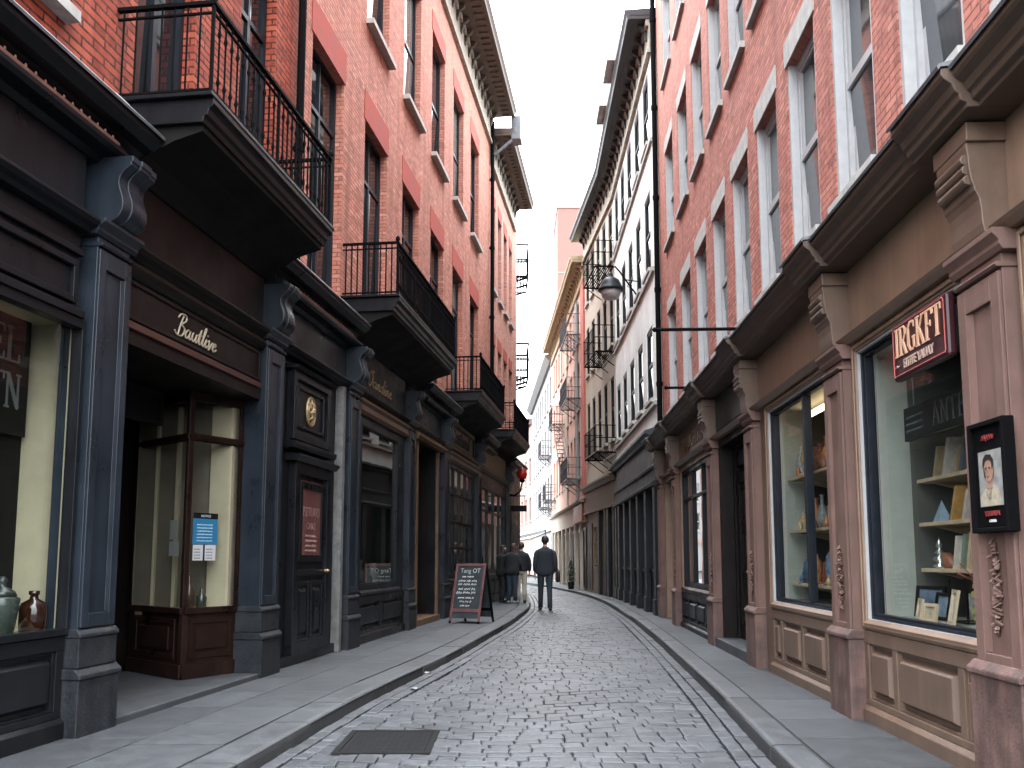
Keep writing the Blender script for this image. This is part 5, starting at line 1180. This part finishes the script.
def platform(b, a0, a1, z, dep, wd=-.1, h=.85, mat_='iron', g=1.):
    k = b.mb(); n = int((dep-wd)/.07)
    for i in range(n): k.box(a0, a1, wd+.02+i*.07, wd+.05+i*.07, z-.02, z)
    k.box(a0, a0+.04, wd, dep, z-.07, z-.021); k.box(a1-.04, a1, wd, dep, z-.07, z-.021); k.box(a0, a1, dep-.03, dep, z-.07, z-.021)
    for a in (a0+.1, (a0+a1)/2, a1-.1): k.tube([(a, wd, z-.5), (a, dep*.5, z-.22), (a, dep-.05, z-.04)], .016*g, 5)
    for zz in (z+h, z+h*.52): k.tube([(a0, wd, zz), (a0, dep, zz), (a1, dep, zz), (a1, wd, zz)], .016*g, 5)
    m = int((a1-a0)/.14)
    for i in range(m+1): k.tube([(a0+(a1-a0)*i/m, dep, z), (a0+(a1-a0)*i/m, dep, z+h)], .009*g, 4)
    ne = max(4, int((dep-wd)/.13))
    for i in range(ne): k.tube([(a0, wd+(dep-wd)*i/ne, z), (a0, wd+(dep-wd)*i/ne, z+h)], .009*g, 4); k.tube([(a1, wd+(dep-wd)*i/ne, z), (a1, wd+(dep-wd)*i/ne, z+h)], .009*g, 4)
    return k.build('fire_escape', mat_, b.e)
for z in (4.75, 8.1, 11.0): platform(Cr, .1, 2.6, z, .55)

# ================================================================== PINK HOUSE
Pk = Bld(SP, 8., 'pink_house', 'pink and cream painted house with red shop sign and zigzag fire escape', 'building')
PL = SP.length; hp = []
pc = [.6+1.55*k for k in range(10)]; prow = [(4.7, 6.6), (7.6, 9.6), (10.5, 12.2)]
for a in pc:
    for z0, z1 in prow: hp.append((a, a+.8, z0, z1))
Pk.mb().wall(.02, PL, 3.6, 13.3, hp, -.1, .25).build('wall', 'renderpink', Pk.e)
pp = {z0: sash_window(Pk, .8, z1-z0, 'stonepale', None, 'pane_far', fw=.06, lintel='stonepale', lint_h=.2, sill='stonepale', sill_w=.08) for z0, z1 in prow}
for h in hp: put_window(Pk, pp[h[2]], (h[0]+h[1])/2, -.1, h[2])
for a0, a1 in ((2.6, 3.4), (7.2, 8.2)):
    k = Pk.mb(); k.box(a0, a1, -.099, -.03, 3.6, 12.4); k.build('pilaster_strip', 'renderwhite' if a0 < 4 else 'rendercream', Pk.e)
k = Pk.mb(); k.box(.02, 1.0, -.099, -.02, 3.8, 12.6); k.build('brick_pier', mat('red_plaster', (.45, .12, .09), .8, .2), Pk.e)
eave(Pk, .02, PL, 12.5, 13.4, .4, -.1, 'goldfrieze', 'goldfrieze', 'goldfrieze')
k = Pk.mb(); k.box(.02, PL, -.3, -.02, 2.7, 3.5); k.prism([(-.3, 3.5), (.15, 3.5), (.2, 3.58), (-.1, 3.7), (-.3, 3.7)], .02, PL); k.build('shop_fascia', 'rendercream', Pk.e)
k = Pk.mb(); k.box(.4, 3.6, -.019, .06, 2.75, 3.45); k.build('sign_board', mat('red_orange_sign', (0.3, 0.07, 0.02), .5, .4, 3), Pk.e)
k = Pk.mb(); k.box(.02, PL, -.3, -.15, 0, 2.69); k.build('shop_wall', 'rendercream', Pk.e)
for a in (.3, 2.0, 4.4, 6.2, 8.4, 10.2, 12.4, 14.4):
    k = Pk.mb(); k.box(a, a+1.0, -.149, -.12, .1, 2.5); k.ringframe(a, a+1., .1, 2.5, .1, -.12, -.09); k.build('door', 'brownblack', Pk.e)
for a in (1.5, 3.4, 5.7, 7.6, 9.6, 11.8, 13.8):
    k = Pk.mb(); k.box(a, a+.3, -.149, -.0, 0, 2.69); k.build('shop_pier', 'rendercream', Pk.e)
k = Pk.mb(); k.box(.02, PL, -6, -.31, 0, 3.7); k.build('shop_body', 'rendercream', Pk.e)
for z in (4.55, 7.9, 10.6): platform(Pk, 1.2, 4.2, z, .55, mat_='ironfar')
k = Pk.mb()
for sd_ in (.15, .5):
    k.tube([(4.2, sd_, 4.6), (8.6, sd_, 7.9)], .03, 6); k.tube([(4.2, sd_, 5.4), (8.6, sd_, 8.7)], .016, 6)
for i in range(16): t_ = i/15; k.box(4.2+4.4*t_, 4.4+4.4*t_, .15, .5, 4.6+3.3*t_, 4.63+3.3*t_)
k.build('fire_stair', 'copper', Pk.e)
platform(Pk, 8.4, 10.6, 7.9, .55, mat_='ironfar'); platform(Pk, 14.2, 16.2, 4.5, .5, mat_='ironfar')
# potted shrub before it
pt = empty('potted_shrub', SP.world(2.4, .30, 0), SP.rot, 'dark potted shrub standing by the shop door beyond the walking man', 'potted plant')
k = MB(1); k.lathe((0, 0, 0), [(.16, 0), (.2, .3), (.21, .34), (.17, .35)], 14); k.build('pot', 'greydark', pt)
k = MB(1); rn = random.Random(9)
for i in range(700):
    a = rn.uniform(0, 6.28); z = rn.uniform(.35, 1.35); rr = (.24 if z < .95 else .24*(1.4-z)/.45)*math.sqrt(rn.random())*(1+.25*math.sin(5*a+z*9)); x_, y_ = rr*math.cos(a), rr*math.sin(a); q = rn.uniform(.02, .04); u = rn.uniform(-q, q)
    k.quad((x_-q, y_+u, z), (x_, y_+q*.6, z-q*.7), (x_+q, y_-u, z+q*.4), (x_, y_-q*.6, z+q))
k.build('foliage', mat('dark_leaf', (.03, .05, .025), .6, .5, 30, 0, island=.5), pt)
k = MB(1); k.tube([(0, 0, .3), (.01, .01, .9)], [.025, .015], 6); k.build('trunk', 'brownblack', pt); pt.scale = (.7, .7, .88)

# ================================================================== FAR END
Wh = Bld(SW, 10., 'white_house', 'pale white house with small balcony where the lane bends left', 'building')
def far_house(b, L, z1, wm, wrows, pitch, w_, shop):
    hh = []; n = int((L-.6)/pitch)
    for i in range(n):
        for z0, z2 in wrows: hh.append((.5+i*pitch, .5+i*pitch+w_, z0, z2))
    b.mb().wall(.02, L, 0, z1, hh, -.1, .2).build('wall', wm, b.e)
    pr = {z0: sash_window(b, w_, z2-z0, 'stonepale', None, 'pane_far', fw=.07, sill='stonepale', sill_w=.08) for z0, z2 in wrows}
    for h in hh: put_window(b, pr[h[2]], (h[0]+h[1])/2, -.1, h[2])
    k = b.mb(); k.prism([(-.1, z1-.4), (.05, z1-.4), (.3, z1-.1), (.35, z1), (-.1, z1+.1)], .02, L); k.build('cornice', wm, b.e)
    k = b.mb(); k.box(.02, L, -.099, .0, 2.9, 3.4); k.build('shop_fascia', shop, b.e)
    k = b.mb(); x = .6
    while x < L-1.6: k.box(x, x+1.3, -.099, -.06, .1, 2.6); x += 2.1
    k.build('shop_opening', 'stone', b.e)
far_house(Wh, SW.length, 13.2, 'renderwhite', [(4.3, 6.2), (7.4, 9.4), (10.4, 12.1)], 2.2, .9, 'rendercream')
platform(Wh, 1.0, 3.4, 7.4, .5, mat_='ironfar'); platform(Wh, 1.0, 3.4, 4.3, .5, mat_='ironfar')
Fb = Bld(SF, 12., 'blush_house', 'pale pink house at the far end of the lane', 'building')
far_house(Fb, SF.length, 12.5, 'renderblush', [(4.3, 6.2), (7.4, 9.4)], 2.6, 1., 'rendercream')
SX = Side((-1.2, 95.1), (-16, 104), 1)
Xb = Bld(SX, 8., 'pale_terrace', 'pale cream terrace closing the far view behind the left corner', 'building')
far_house(Xb, SX.length, 12.0, 'renderwhite', [(4.3, 6.2), (7.4, 9.4)], 2.6, 1., 'renderblush')
tw = empty('tower_block', (6, 62, 0), 0, 'plain pink tower block rising behind the roofs in the distance', 'building')
k = MB(); k.box(-2.75, 4, 0, 6, 0, 26.2); k.build('wall', 'towerpink', tw)
k = MB(); k.box(-2.8, 4.05, -.05, 6.05, 26.21, 26.4); k.box(-2.78, 4.02, -.03, -.001, 21.4, 21.5); k.build('parapet', 'renderblush', tw)
L3 = Bld(SL3, 6., 'brick_building', 'set back house past the left corner with two curved fire escape balconies', 'building')
hl = [(1.0+2.2*i, 2.0+2.2*i, z, z+2) for i in range(5) for z in (5., 8.6, 12.4)]
L3.mb().wall(0, SL3.length, 0, 15.2, hl, -.1, .25).build('wall', 'renderpink', L3.e)
lp = sash_window(L3, 1., 2., 'navy', None, 'pane_far', sill='stonepale')
for h in hl: put_window(L3, lp, (h[0]+h[1])/2, -.1, h[2])
for z in (8.7, 12.9): platform(L3, 1.6, 3.8, z, 1.25, h=1.35, g=2.8)

aw = empty('shop_awning', (1.35, 50, 2.35), 0, 'pale blue grey canopy stretched out over the far end of the lane', 'awning')
k = MB(); k.quad((-1.3, 0, .1), (.55, 0, .55), (.55, 1.6, .75), (-1.3, 1.6, .25)); k.quad((-1.3, 0, .1), (.55, 0, .55), (.55, 0, .38), (-1.3, 0, -.08)); k.build('canopy', mat('pale_canvas', (.50, .58, .64), .8, .1), aw)
k = MB(); [k.tube([(x_, .0, -2.4), (x_, .0, z_)], .03, 6) for x_, z_ in ((-1.25, .1), (.5, .5))]; k.build('poles', 'ironfar', aw)

# ================================================================== A-BOARD
ab = empty('chalkboard_sign', (-.80, 18.1, 0), rad(-24), 'freestanding chalkboard A-frame with red frame and white handwriting on the left pavement', 'sign')
def board(sgn, m_fr, front):
    # leaf leaning: foot y = -.3*sgn, head y = 0
    def P(mb, a0, a1, z0, z1, t0, t1, m=0):
        q = lambda a, z, t: (a, sgn*(-.33*(1-z/1.16))-t*sgn*-1*-1, z)
        idx = [mb.p(*q(a, z, t)) for a in (a0, a1) for t in (t0, t1) for z in (z0, z1)]
        for f_ in ((0, 1, 3, 2), (4, 6, 7, 5), (0, 4, 5, 1), (2, 3, 7, 6), (0, 2, 6, 4), (1, 5, 7, 3)): mb.face([idx[i] for i in f_], m)
    k = MB(); P(k, -.33, -.285, .05, 1.16, 0, .03); P(k, .285, .33, .05, 1.16, 0, .03); P(k, -.285, .285, 1.11, 1.16, 0, .03); P(k, -.285, .285, .22, .28, 0, .03)
    P(k, -.33, -.29, -.0, .05, 0, .03, 1); P(k, .29, .33, -.0, .05, 0, .03, 1)
    fo_ = k.build('frame', [m_fr, 'iron'], ab, bevel=.004)
    k = MB(); P(k, -.285, .285, .28, 1.11, -.02+.01, .012); P(k, -.285, .285, .1, .22, -.01, .012); k.build('board', mat('slate_board', (.022, .03, .035), .6, .5, 5, .1), ab)
    return P
Pf = board(1, mat('red_brown_frame', (0.13, 0.05, 0.048), .5, .4), True)
board(-1, 'iron', False)
k = MB()
ct = lambda x_, z: (x_, -.33*(1-z/1.16)-.018, z)
def chalk(x0, z, L, h, seed, r_=.0062):
    rn = random.Random(seed); x_ = x0
    while x_ < x0+L:
        wl = min(x0+L-x_, rn.uniform(.07, .15)); n = max(3, int(wl/(h*.35)))
        k.tube([ct(x_+wl*i/n, z+h*(.5 if i % 2 else -.5)*rn.uniform(.4, 1.1)) for i in range(n+1)], r_, 4); x_ += wl+.03
V_, F_ = font_geo('Tang OT', .12, .002)
ix = [k.p(*(lambda c: (c[0], c[1]-.002, c[2]))(ct(x_, .98+y_))) for x_, y_, e in V_]
for f_ in F_: k.face([ix[i] for i in f_])
for z, L, h, s_ in ((.9, .26, .028, 1), (.82, .4, .045, 2), (.755, .4, .045, 3), (.66, .36, .05, 4), (.59, .44, .05, 5), (.49, .34, .03, 6), (.42, .26, .04, 7), (.34, .2, .03, 8)): chalk(-L/2-.03, z, L, h, s_)
k.build('chalk_writing', mat('chalk', (.75, .75, .72), .9), ab)
k = MB(); k.tube([(-.3, -.14, .62), (-.3, .14, .62)], .005, 4); k.tube([(.3, -.14, .62), (.3, .14, .62)], .005, 4); k.build('stay', 'iron', ab)

# ================================================================== PEOPLE
def person(name, loc, rotz, H, label, pose, top, bottom, shoes, hair, long_hair=False, coat=False, bulk=1.):
    root = empty(name, loc, rotz, label, 'person')
    S = H/1.8
    J = dict(pel=(0, 0, .96), sp=(0, .005, 1.14), ch=(0, 0, 1.36), nb=(0, -.01, 1.5), nk=(0, .01, 1.57), hd=(0, .02, 1.66))
    J.update(pose)
    V = []; E = []; Rr = []; key = {}
    def add(nm, co, r, par=None):
        key[nm] = len(V); V.append(co); Rr.append(r)
        if par is not None: E.append((key[par], key[nm]))
    add('pel', J['pel'], (.14, .1)); add('sp', J['sp'], (.13, .09), 'pel'); add('ch', J['ch'], (.15, .1), 'sp'); add('nb', J['nb'], (.07, .06), 'ch'); add('nk', J['nk'], (.052, .055), 'nb'); add('hd', J['hd'], (.06, .07), 'nk')
    for sd, sn in ((-1, 'l'), (1, 'r')):
        sh, el_, wr = J['sh'+sn], J['el'+sn], J['wr'+sn]
        add('sh'+sn, sh, (.06, .06), 'ch'); add('el'+sn, el_, (.042, .042), 'sh'+sn); add('wr'+sn, wr, (.026, .03), 'el'+sn)
        d = (Vector(wr)-Vector(el_)).normalized(); pm = Vector(wr)+d*.07; side = Vector((0, 1, 0)); side = (side-d*side.dot(d)).normalized(); inn = d.cross(side)*sd
        add('pm'+sn, tuple(pm), (.036, .02), 'wr'+sn)
        for fi, (off, L) in enumerate(((.03, .075), (.01, .085), (-.01, .08), (-.028, .062))):
            b0 = pm+side*off+d*.03; b1 = b0+d*L*.5-inn*.006; b2 = b1+d*L*.42-inn*.02
            add('f%d%s' % (fi, sn), tuple(b0), (.0095, .0095), 'pm'+sn); add('g%d%s' % (fi, sn), tuple(b1), (.0085, .0085), 'f%d%s' % (fi, sn)); add('h%d%s' % (fi, sn), tuple(b2), (.0075, .0075), 'g%d%s' % (fi, sn))
        t0 = Vector(wr)+d*.03+side*.035; t1 = t0+d*.035+side*.02; t2 = t1+d*.03
        add('t0'+sn, tuple(t0), (.012, .012), 'wr'+sn); add('t1'+sn, tuple(t1), (.0095, .0095), 't0'+sn); add('t2'+sn, tuple(t2), (.008, .008), 't1'+sn)
        hp_, kn, an_ = J['hp'+sn], J['kn'+sn], J['an'+sn]
        add('hp'+sn, hp_, (.085, .085), 'pel'); add('kn'+sn, kn, (.055, .055), 'hp'+sn); add('an'+sn, an_, (.038, .038), 'kn'+sn); add('to'+sn, J['to'+sn], (.035, .025), 'an'+sn)
    me = bpy.data.meshes.new('body'); me.from_pydata([tuple(c*S for c in v) for v in V], E, [])
    ob = bpy.data.objects.new('body', me); COL.objects.link(ob)
    sk = ob.modifiers.new('skin', 'SKIN'); sk.use_smooth_shade = True
    for i, sv in enumerate(me.skin_vertices[0].data): sv.radius = (Rr[i][0]*S, Rr[i][1]*S); sv.use_root = (i == 0)
    sb = ob.modifiers.new('sub', 'SUBSURF'); sb.levels = sb.render_levels = 1
    bpy.context.view_layer.update()
    m2 = bpy.data.meshes.new_from_object(ob.evaluated_get(bpy.context.evaluated_depsgraph_get()))
    bpy.data.objects.remove(ob)
    # head with a face
    hb = MB(); hx, hy, hz = (c*S for c in J['hd']); hz += .035*S; n, mlat = 20, 14
    ringsv = []
    for j in range(mlat+1):
        ph = math.pi*j/mlat-math.pi/2; row = []
        for i in range(n):
            th = 2*math.pi*i/n; x_, y_, z_ = math.cos(ph)*math.cos(th), math.cos(ph)*math.sin(th), math.sin(ph)
            f_ = 1.
            if y_ > .5: f_ += .22*math.exp(-((x_/.16)**2+((z_+.12)/.2)**2)) - .09*math.exp(-(((abs(x_)-.36)/.16)**2+((z_-.08)/.12)**2)) - .05*math.exp(-((x_/.3)**2+((z_+.42)/.05)**2))
            wd_ = .078*(1-.18*max(0, -z_)); row.append(hb.p(hx+x_*wd_*S*f_, hy+y_*.098*S*f_, hz+z_*.118*S))
        ringsv.append(row)
    for a, b_ in zip(ringsv, ringsv[1:]):
        for i in range(n): hb.face((a[i], a[(i+1) % n], b_[(i+1) % n], b_[i]))
    for e in (-1, 1): hb.rings([(hx+e*.08*S, hy-.005*S, hz-.035*S, .004*S, .008*S), (hx+e*.086*S, hy-.01*S, hz-.01*S, .012*S, .022*S), (hx+e*.088*S, hy-.012*S, hz+.015*S, .012*S, .024*S), (hx+e*.082*S, hy-.008*S, hz+.03*S, .005*S, .012*S)], 8)
    for e in (-1, 1): hb.rings([(hx+e*.03*S, hy+.086*S, hz-.0*S, .004*S, .003*S), (hx+e*.03*S, hy+.088*S, hz+.008*S, .011*S, .006*S), (hx+e*.03*S, hy+.086*S, hz+.016*S, .004*S, .003*S)], 8, m=1)
    hm = hb.mesh('head', ['skin', 'shoe'], smooth=True)
    bm = bmesh.new(); bm.from_mesh(m2); bm.from_mesh(hm); bm.to_mesh(m2); bm.free(); m2.materials.clear(); m2.materials.append(M['skin']); m2.materials.append(M['shoe'])
    m2.polygons.foreach_set('use_smooth', [True]*len(m2.polygons))
    bo_ = bpy.data.objects.new('body', m2); COL.objects.link(bo_); bo_.parent = root
    # hair
    k = MB(); rs = []
    for z_, f_ in ((-.075, .55), (-.05, .8), (-.01, .98), (.03, 1.06), (.07, 1.0), (.1, .8), (.122, .45), (.13, .12)):
        rs.append((hx, hy-(.03 if z_ < .05 else .012)*S, hz+z_*S, .084*f_*S, (.085 if z_ < .05 else .1)*f_*S))
    if long_hair: rs = [(hx, hy-.05*S, hz-.24*S, .07*S, .035*S), (hx, hy-.05*S, hz-.16*S, .1*S, .055*S), (hx, hy-.04*S, hz-.09*S, .1*S, .07*S)]+rs[1:]
    k.rings(rs, 18); k.build('hair', hair, root, smooth=True)
    # jacket or jumper
    sx = [(0, 0, J['pel'][2]-(.16 if coat else .03), .215 if coat else .185, .135), (0, 0, J['pel'][2]+.02, .21 if coat else .18, .13), (0, 0, 1.12, .2 if coat else .168, .12), (0, 0, 1.25, .205 if coat else .185, .13), (0, -.005, 1.36, .215, .13), (0, -.01, 1.43, .212, .125), (0, -.012, 1.475, .18, .105), (0, -.012, 1.505, .125, .09), (0, -.008, 1.525, .08, .075), (0, -.004, 1.55, .066, .07)]
    dx_, dy_ = J['ch'][0], J['ch'][1]
    k = MB(); k.rings([((x_+dx_*min(1, max(0, (z_-.96)/.4)))*S, (y_+dy_*min(1, max(0, (z_-.96)/.4)))*S, z_*S, rx*S*bulk, ry*S*bulk) for x_, y_, z_, rx, ry in sx], 20)
    for sn in 'lr':
        sh, el_, wr = (Vector(J[q+sn])*S for q in ('sh', 'el', 'wr'))
        inn = Vector((-sh.x*.25, 0, .01*S))
        k.tube([sh+inn, sh, sh.lerp(el_, .5), el_, el_.lerp(wr, .5), wr-(wr-el_)*.04], [.045*S*bulk, .068*S*bulk, .066*S*bulk, .057*S*bulk, .052*S*bulk, .044*S*bulk], 12)
    j_ = k.build('jacket', top, root, smooth=True)
    sbm = j_.modifiers.new('sub', 'SUBSURF'); sbm.levels = sbm.render_levels = 1
    k = MB()
    k.rings([(0, 0, J['pel'][2]*S+.07*S, .165*S, .112*S), (0, 0, J['pel'][2]*S-.03*S, .175*S, .118*S), (0, 0, J['pel'][2]*S-.1*S, .17*S, .115*S)], 18)
    for sn in 'lr':
        hp_, kn, an_ = (Vector(J[q+sn])*S for q in ('hp', 'kn', 'an'))
        k.tube([hp_+Vector((0, 0, .03*S)), hp_.lerp(kn, .3), kn, kn.lerp(an_, .5), an_+Vector((0, -.005, -.03*S))], [.098*S, .092*S, .07*S, .064*S, .06*S], 12)
    k.build('trousers', bottom, root, smooth=True)
    for sn in 'lr':
        an_, to = Vector(J['an'+sn])*S, Vector(J['to'+sn])*S; d = (to-an_); d.z = 0; d.normalize()
        k = MB(); hl_ = Vector((an_.x, an_.y, to.z))-d*.06*S
        k.tube([hl_, hl_+d*.05*S+Vector((0, 0, .015*S)), hl_+d*.15*S+Vector((0, 0, .006*S)), hl_+d*.24*S, hl_+d*.275*S], [(.036*S, .032*S), (.048*S, .04*S), (.046*S, .046*S), (.032*S, .046*S), (.018*S, .028*S)], 10)
        k.build('shoe', shoes, root, smooth=True)
    return root
def legs(w=.095, lf=.0, rf=.0, lk=.03, rk=.03):
    return dict(hpl=(-w, 0, .9), hpr=(w, 0, .9), knl=(-w-.005, lf*.5+lk, .5), knr=(w+.005, rf*.5+rk, .5), anl=(-w-.01, lf, .1), anr=(w+.01, rf, .1), tol=(-w-.03, lf+.15, .04), tor=(w+.03, rf+.15, .04))
pz = legs(.1, .14, -.14, .03, .05)
pz.update(shl=(-.195, -.01, 1.43), shr=(.195, -.01, 1.43), ell=(-.25, -.04, 1.16), elr=(.25, -.05, 1.16), wrl=(-.25, .03, .91), wrr=(.255, .02, .91))
mn = person('person', (.88, 24.1, -.1), 0, 1.95, 'man in dark navy suit walking away along the middle of the cobbled lane', pz, 'suit', 'trouser', 'shoe', 'hairdark', coat=True, bulk=1.1)
bg = empty('shoulder_bag', (.88+.34, 24.1+.02, -.1), 0, 'black bag hanging at the right side of the walking man', 'bag')
k = MB(); k.rings([(0, 0, .74, .05, .13), (0, 0, .8, .06, .16), (0, 0, .98, .055, .155), (0, 0, 1.06, .035, .13)], 12); k.build('bag_body', 'shoe', bg, smooth=True)
k = MB(); k.tube([(0, -.1, 1.04), (-.03, -.03, 1.2), (-.03, .03, 1.2), (0, .1, 1.04)], .012, 6); k.build('strap', 'shoe', bg)
pz2 = legs(.085, .02, -.05)
pz2.update(shl=(-.175, 0, 1.42), shr=(.175, 0, 1.42), ell=(-.25, .02, 1.16), elr=(.25, -.02, 1.15), wrl=(-.2, .16, 1.0), wrr=(.25, .06, .92))
person('person', (.27, 26.2, 0), rad(5), 1.72, 'person in black jumper and beige trousers standing on the left pavement', pz2, 'blackcloth', 'beigecloth', 'shoe', 'hairred', False, bulk=1.18)
pz3 = legs(.085, -.04, .03)
pz3.update(shl=(-.175, .04, 1.4), shr=(.175, .04, 1.4), ell=(-.26, .06, 1.16), elr=(.25, .06, 1.14), wrl=(-.2, .22, 1.02), wrr=(.16, .24, 1.04), hd=(.03, .07, 1.64), nk=(.015, .05, 1.56), ch=(0, .03, 1.36), nb=(0, .03, 1.5))
person('person', (.0, 26.0, 0), rad(-25), 1.7, 'person in black coat and dark jeans leaning together with the one in beige trousers', pz3, 'blackcloth', 'denim', 'shoelight', 'hairred', True, coat=True, bulk=1.15)

pz4 = legs(.09, .03, -.03)
pz4.update(shl=(-.185, .03, 1.41), shr=(.185, .03, 1.41), ell=(-.25, .04, 1.16), elr=(.25, .05, 1.15), wrl=(-.22, .18, .98), wrr=(.2, .2, 1.0), hd=(0, .06, 1.65), nk=(0, .04, 1.57), ch=(0, .02, 1.36), nb=(0, .015, 1.5))
person('person', (-.3, 26.4, 0), rad(-60), 1.66, 'person in long dark coat nearest the shop window, left of the couple on the pavement', pz4, 'blackcloth', 'blackcloth', 'shoe', 'hairdark', True, coat=True, bulk=1.25)

# more stock in the bookshop windows
for i, (s_, d_, z_, w_, h_, col_, lab) in enumerate((
    (7.02, -.66, 1.87, .16, .2, (.3, .2, .09), 'ochre fronted card frame at the far end of the top shelf, nearer bookshop window'),
    (6.74, -.60, 1.53, .15, .19, (.1, .2, .3), 'blue fronted card frame on the middle shelf beside the glass pyramid'),
    (6.6, -.6, 1.18, .18, .23, (.42, .36, .26), 'cream fronted card frame on the lowest shelf beside the wooden figure'),
    (6.4, -.58, 1.18, .15, .2, (.32, .12, .07), 'rust fronted card frame on the lowest shelf, nearer bookshop window'),
    (6.46, -.62, 1.87, .17, .22, (.36, .3, .2), 'buff fronted card frame on the top shelf, nearer bookshop window'),
    (6.84, -.36, .81, .2, .15, (.3, .34, .36), 'low pale grey frame lying nearest the glass on the bookshop window floor'),
    (6.5, -.3, .81, .16, .13, (.34, .3, .22), 'low cream frame nearest the glass on the bookshop window floor'),
    (6.15, -.3, .81, .2, .24, (.5, .48, .44), 'white paper card leaning beside the dried plant on the window floor'))):
    frame_item(s_, d_, z_, w_, h_, lab, col_, turn=-.25 if i % 2 else .2)
rn = random.Random(44)
for si, z in enumerate((2.14, 1.56, .99)):
    for j, kd in enumerate((1, 2, 0, 1)):
        ci = (si*3+j*2) % 7
        vase(9.86-.47*j, -.35, z, rn.uniform(.1, .17), rn.uniform(.03, .05), ci, 'small %s trinket %s, front of %s shelf, farther bookshop window' % (cw[ci], ['by far wall', 'left of mullion', 'right of mullion', 'at near end'][j], shelfn[si]), kd)
# scraps of paper by the left kerb
for i, (x_, y_, lab) in enumerate(((-.98, 10.9, 'tiny white paper scrap on the cobbles near the left kerb, farther one'), (-1.02, 9.6, 'tiny white paper scrap on the cobbles near the left kerb, nearer one'))):
    k = MB(); k.quad((-.05, -.03, 0), (.0, -.035, .018), (.045, .03, .006), (-.03, .035, .014)); k.quad((-.05, -.03, .001), (-.03, .035, .015), (-.07, .02, .02), (-.075, -.01, .012))
    o = k.build('paper_scrap', mat('scrap_paper', (.3, .3, .29), .8, .1), None, (x_, y_, -.093), .5+i); tag(o, lab, 'litter', 'paper scraps')
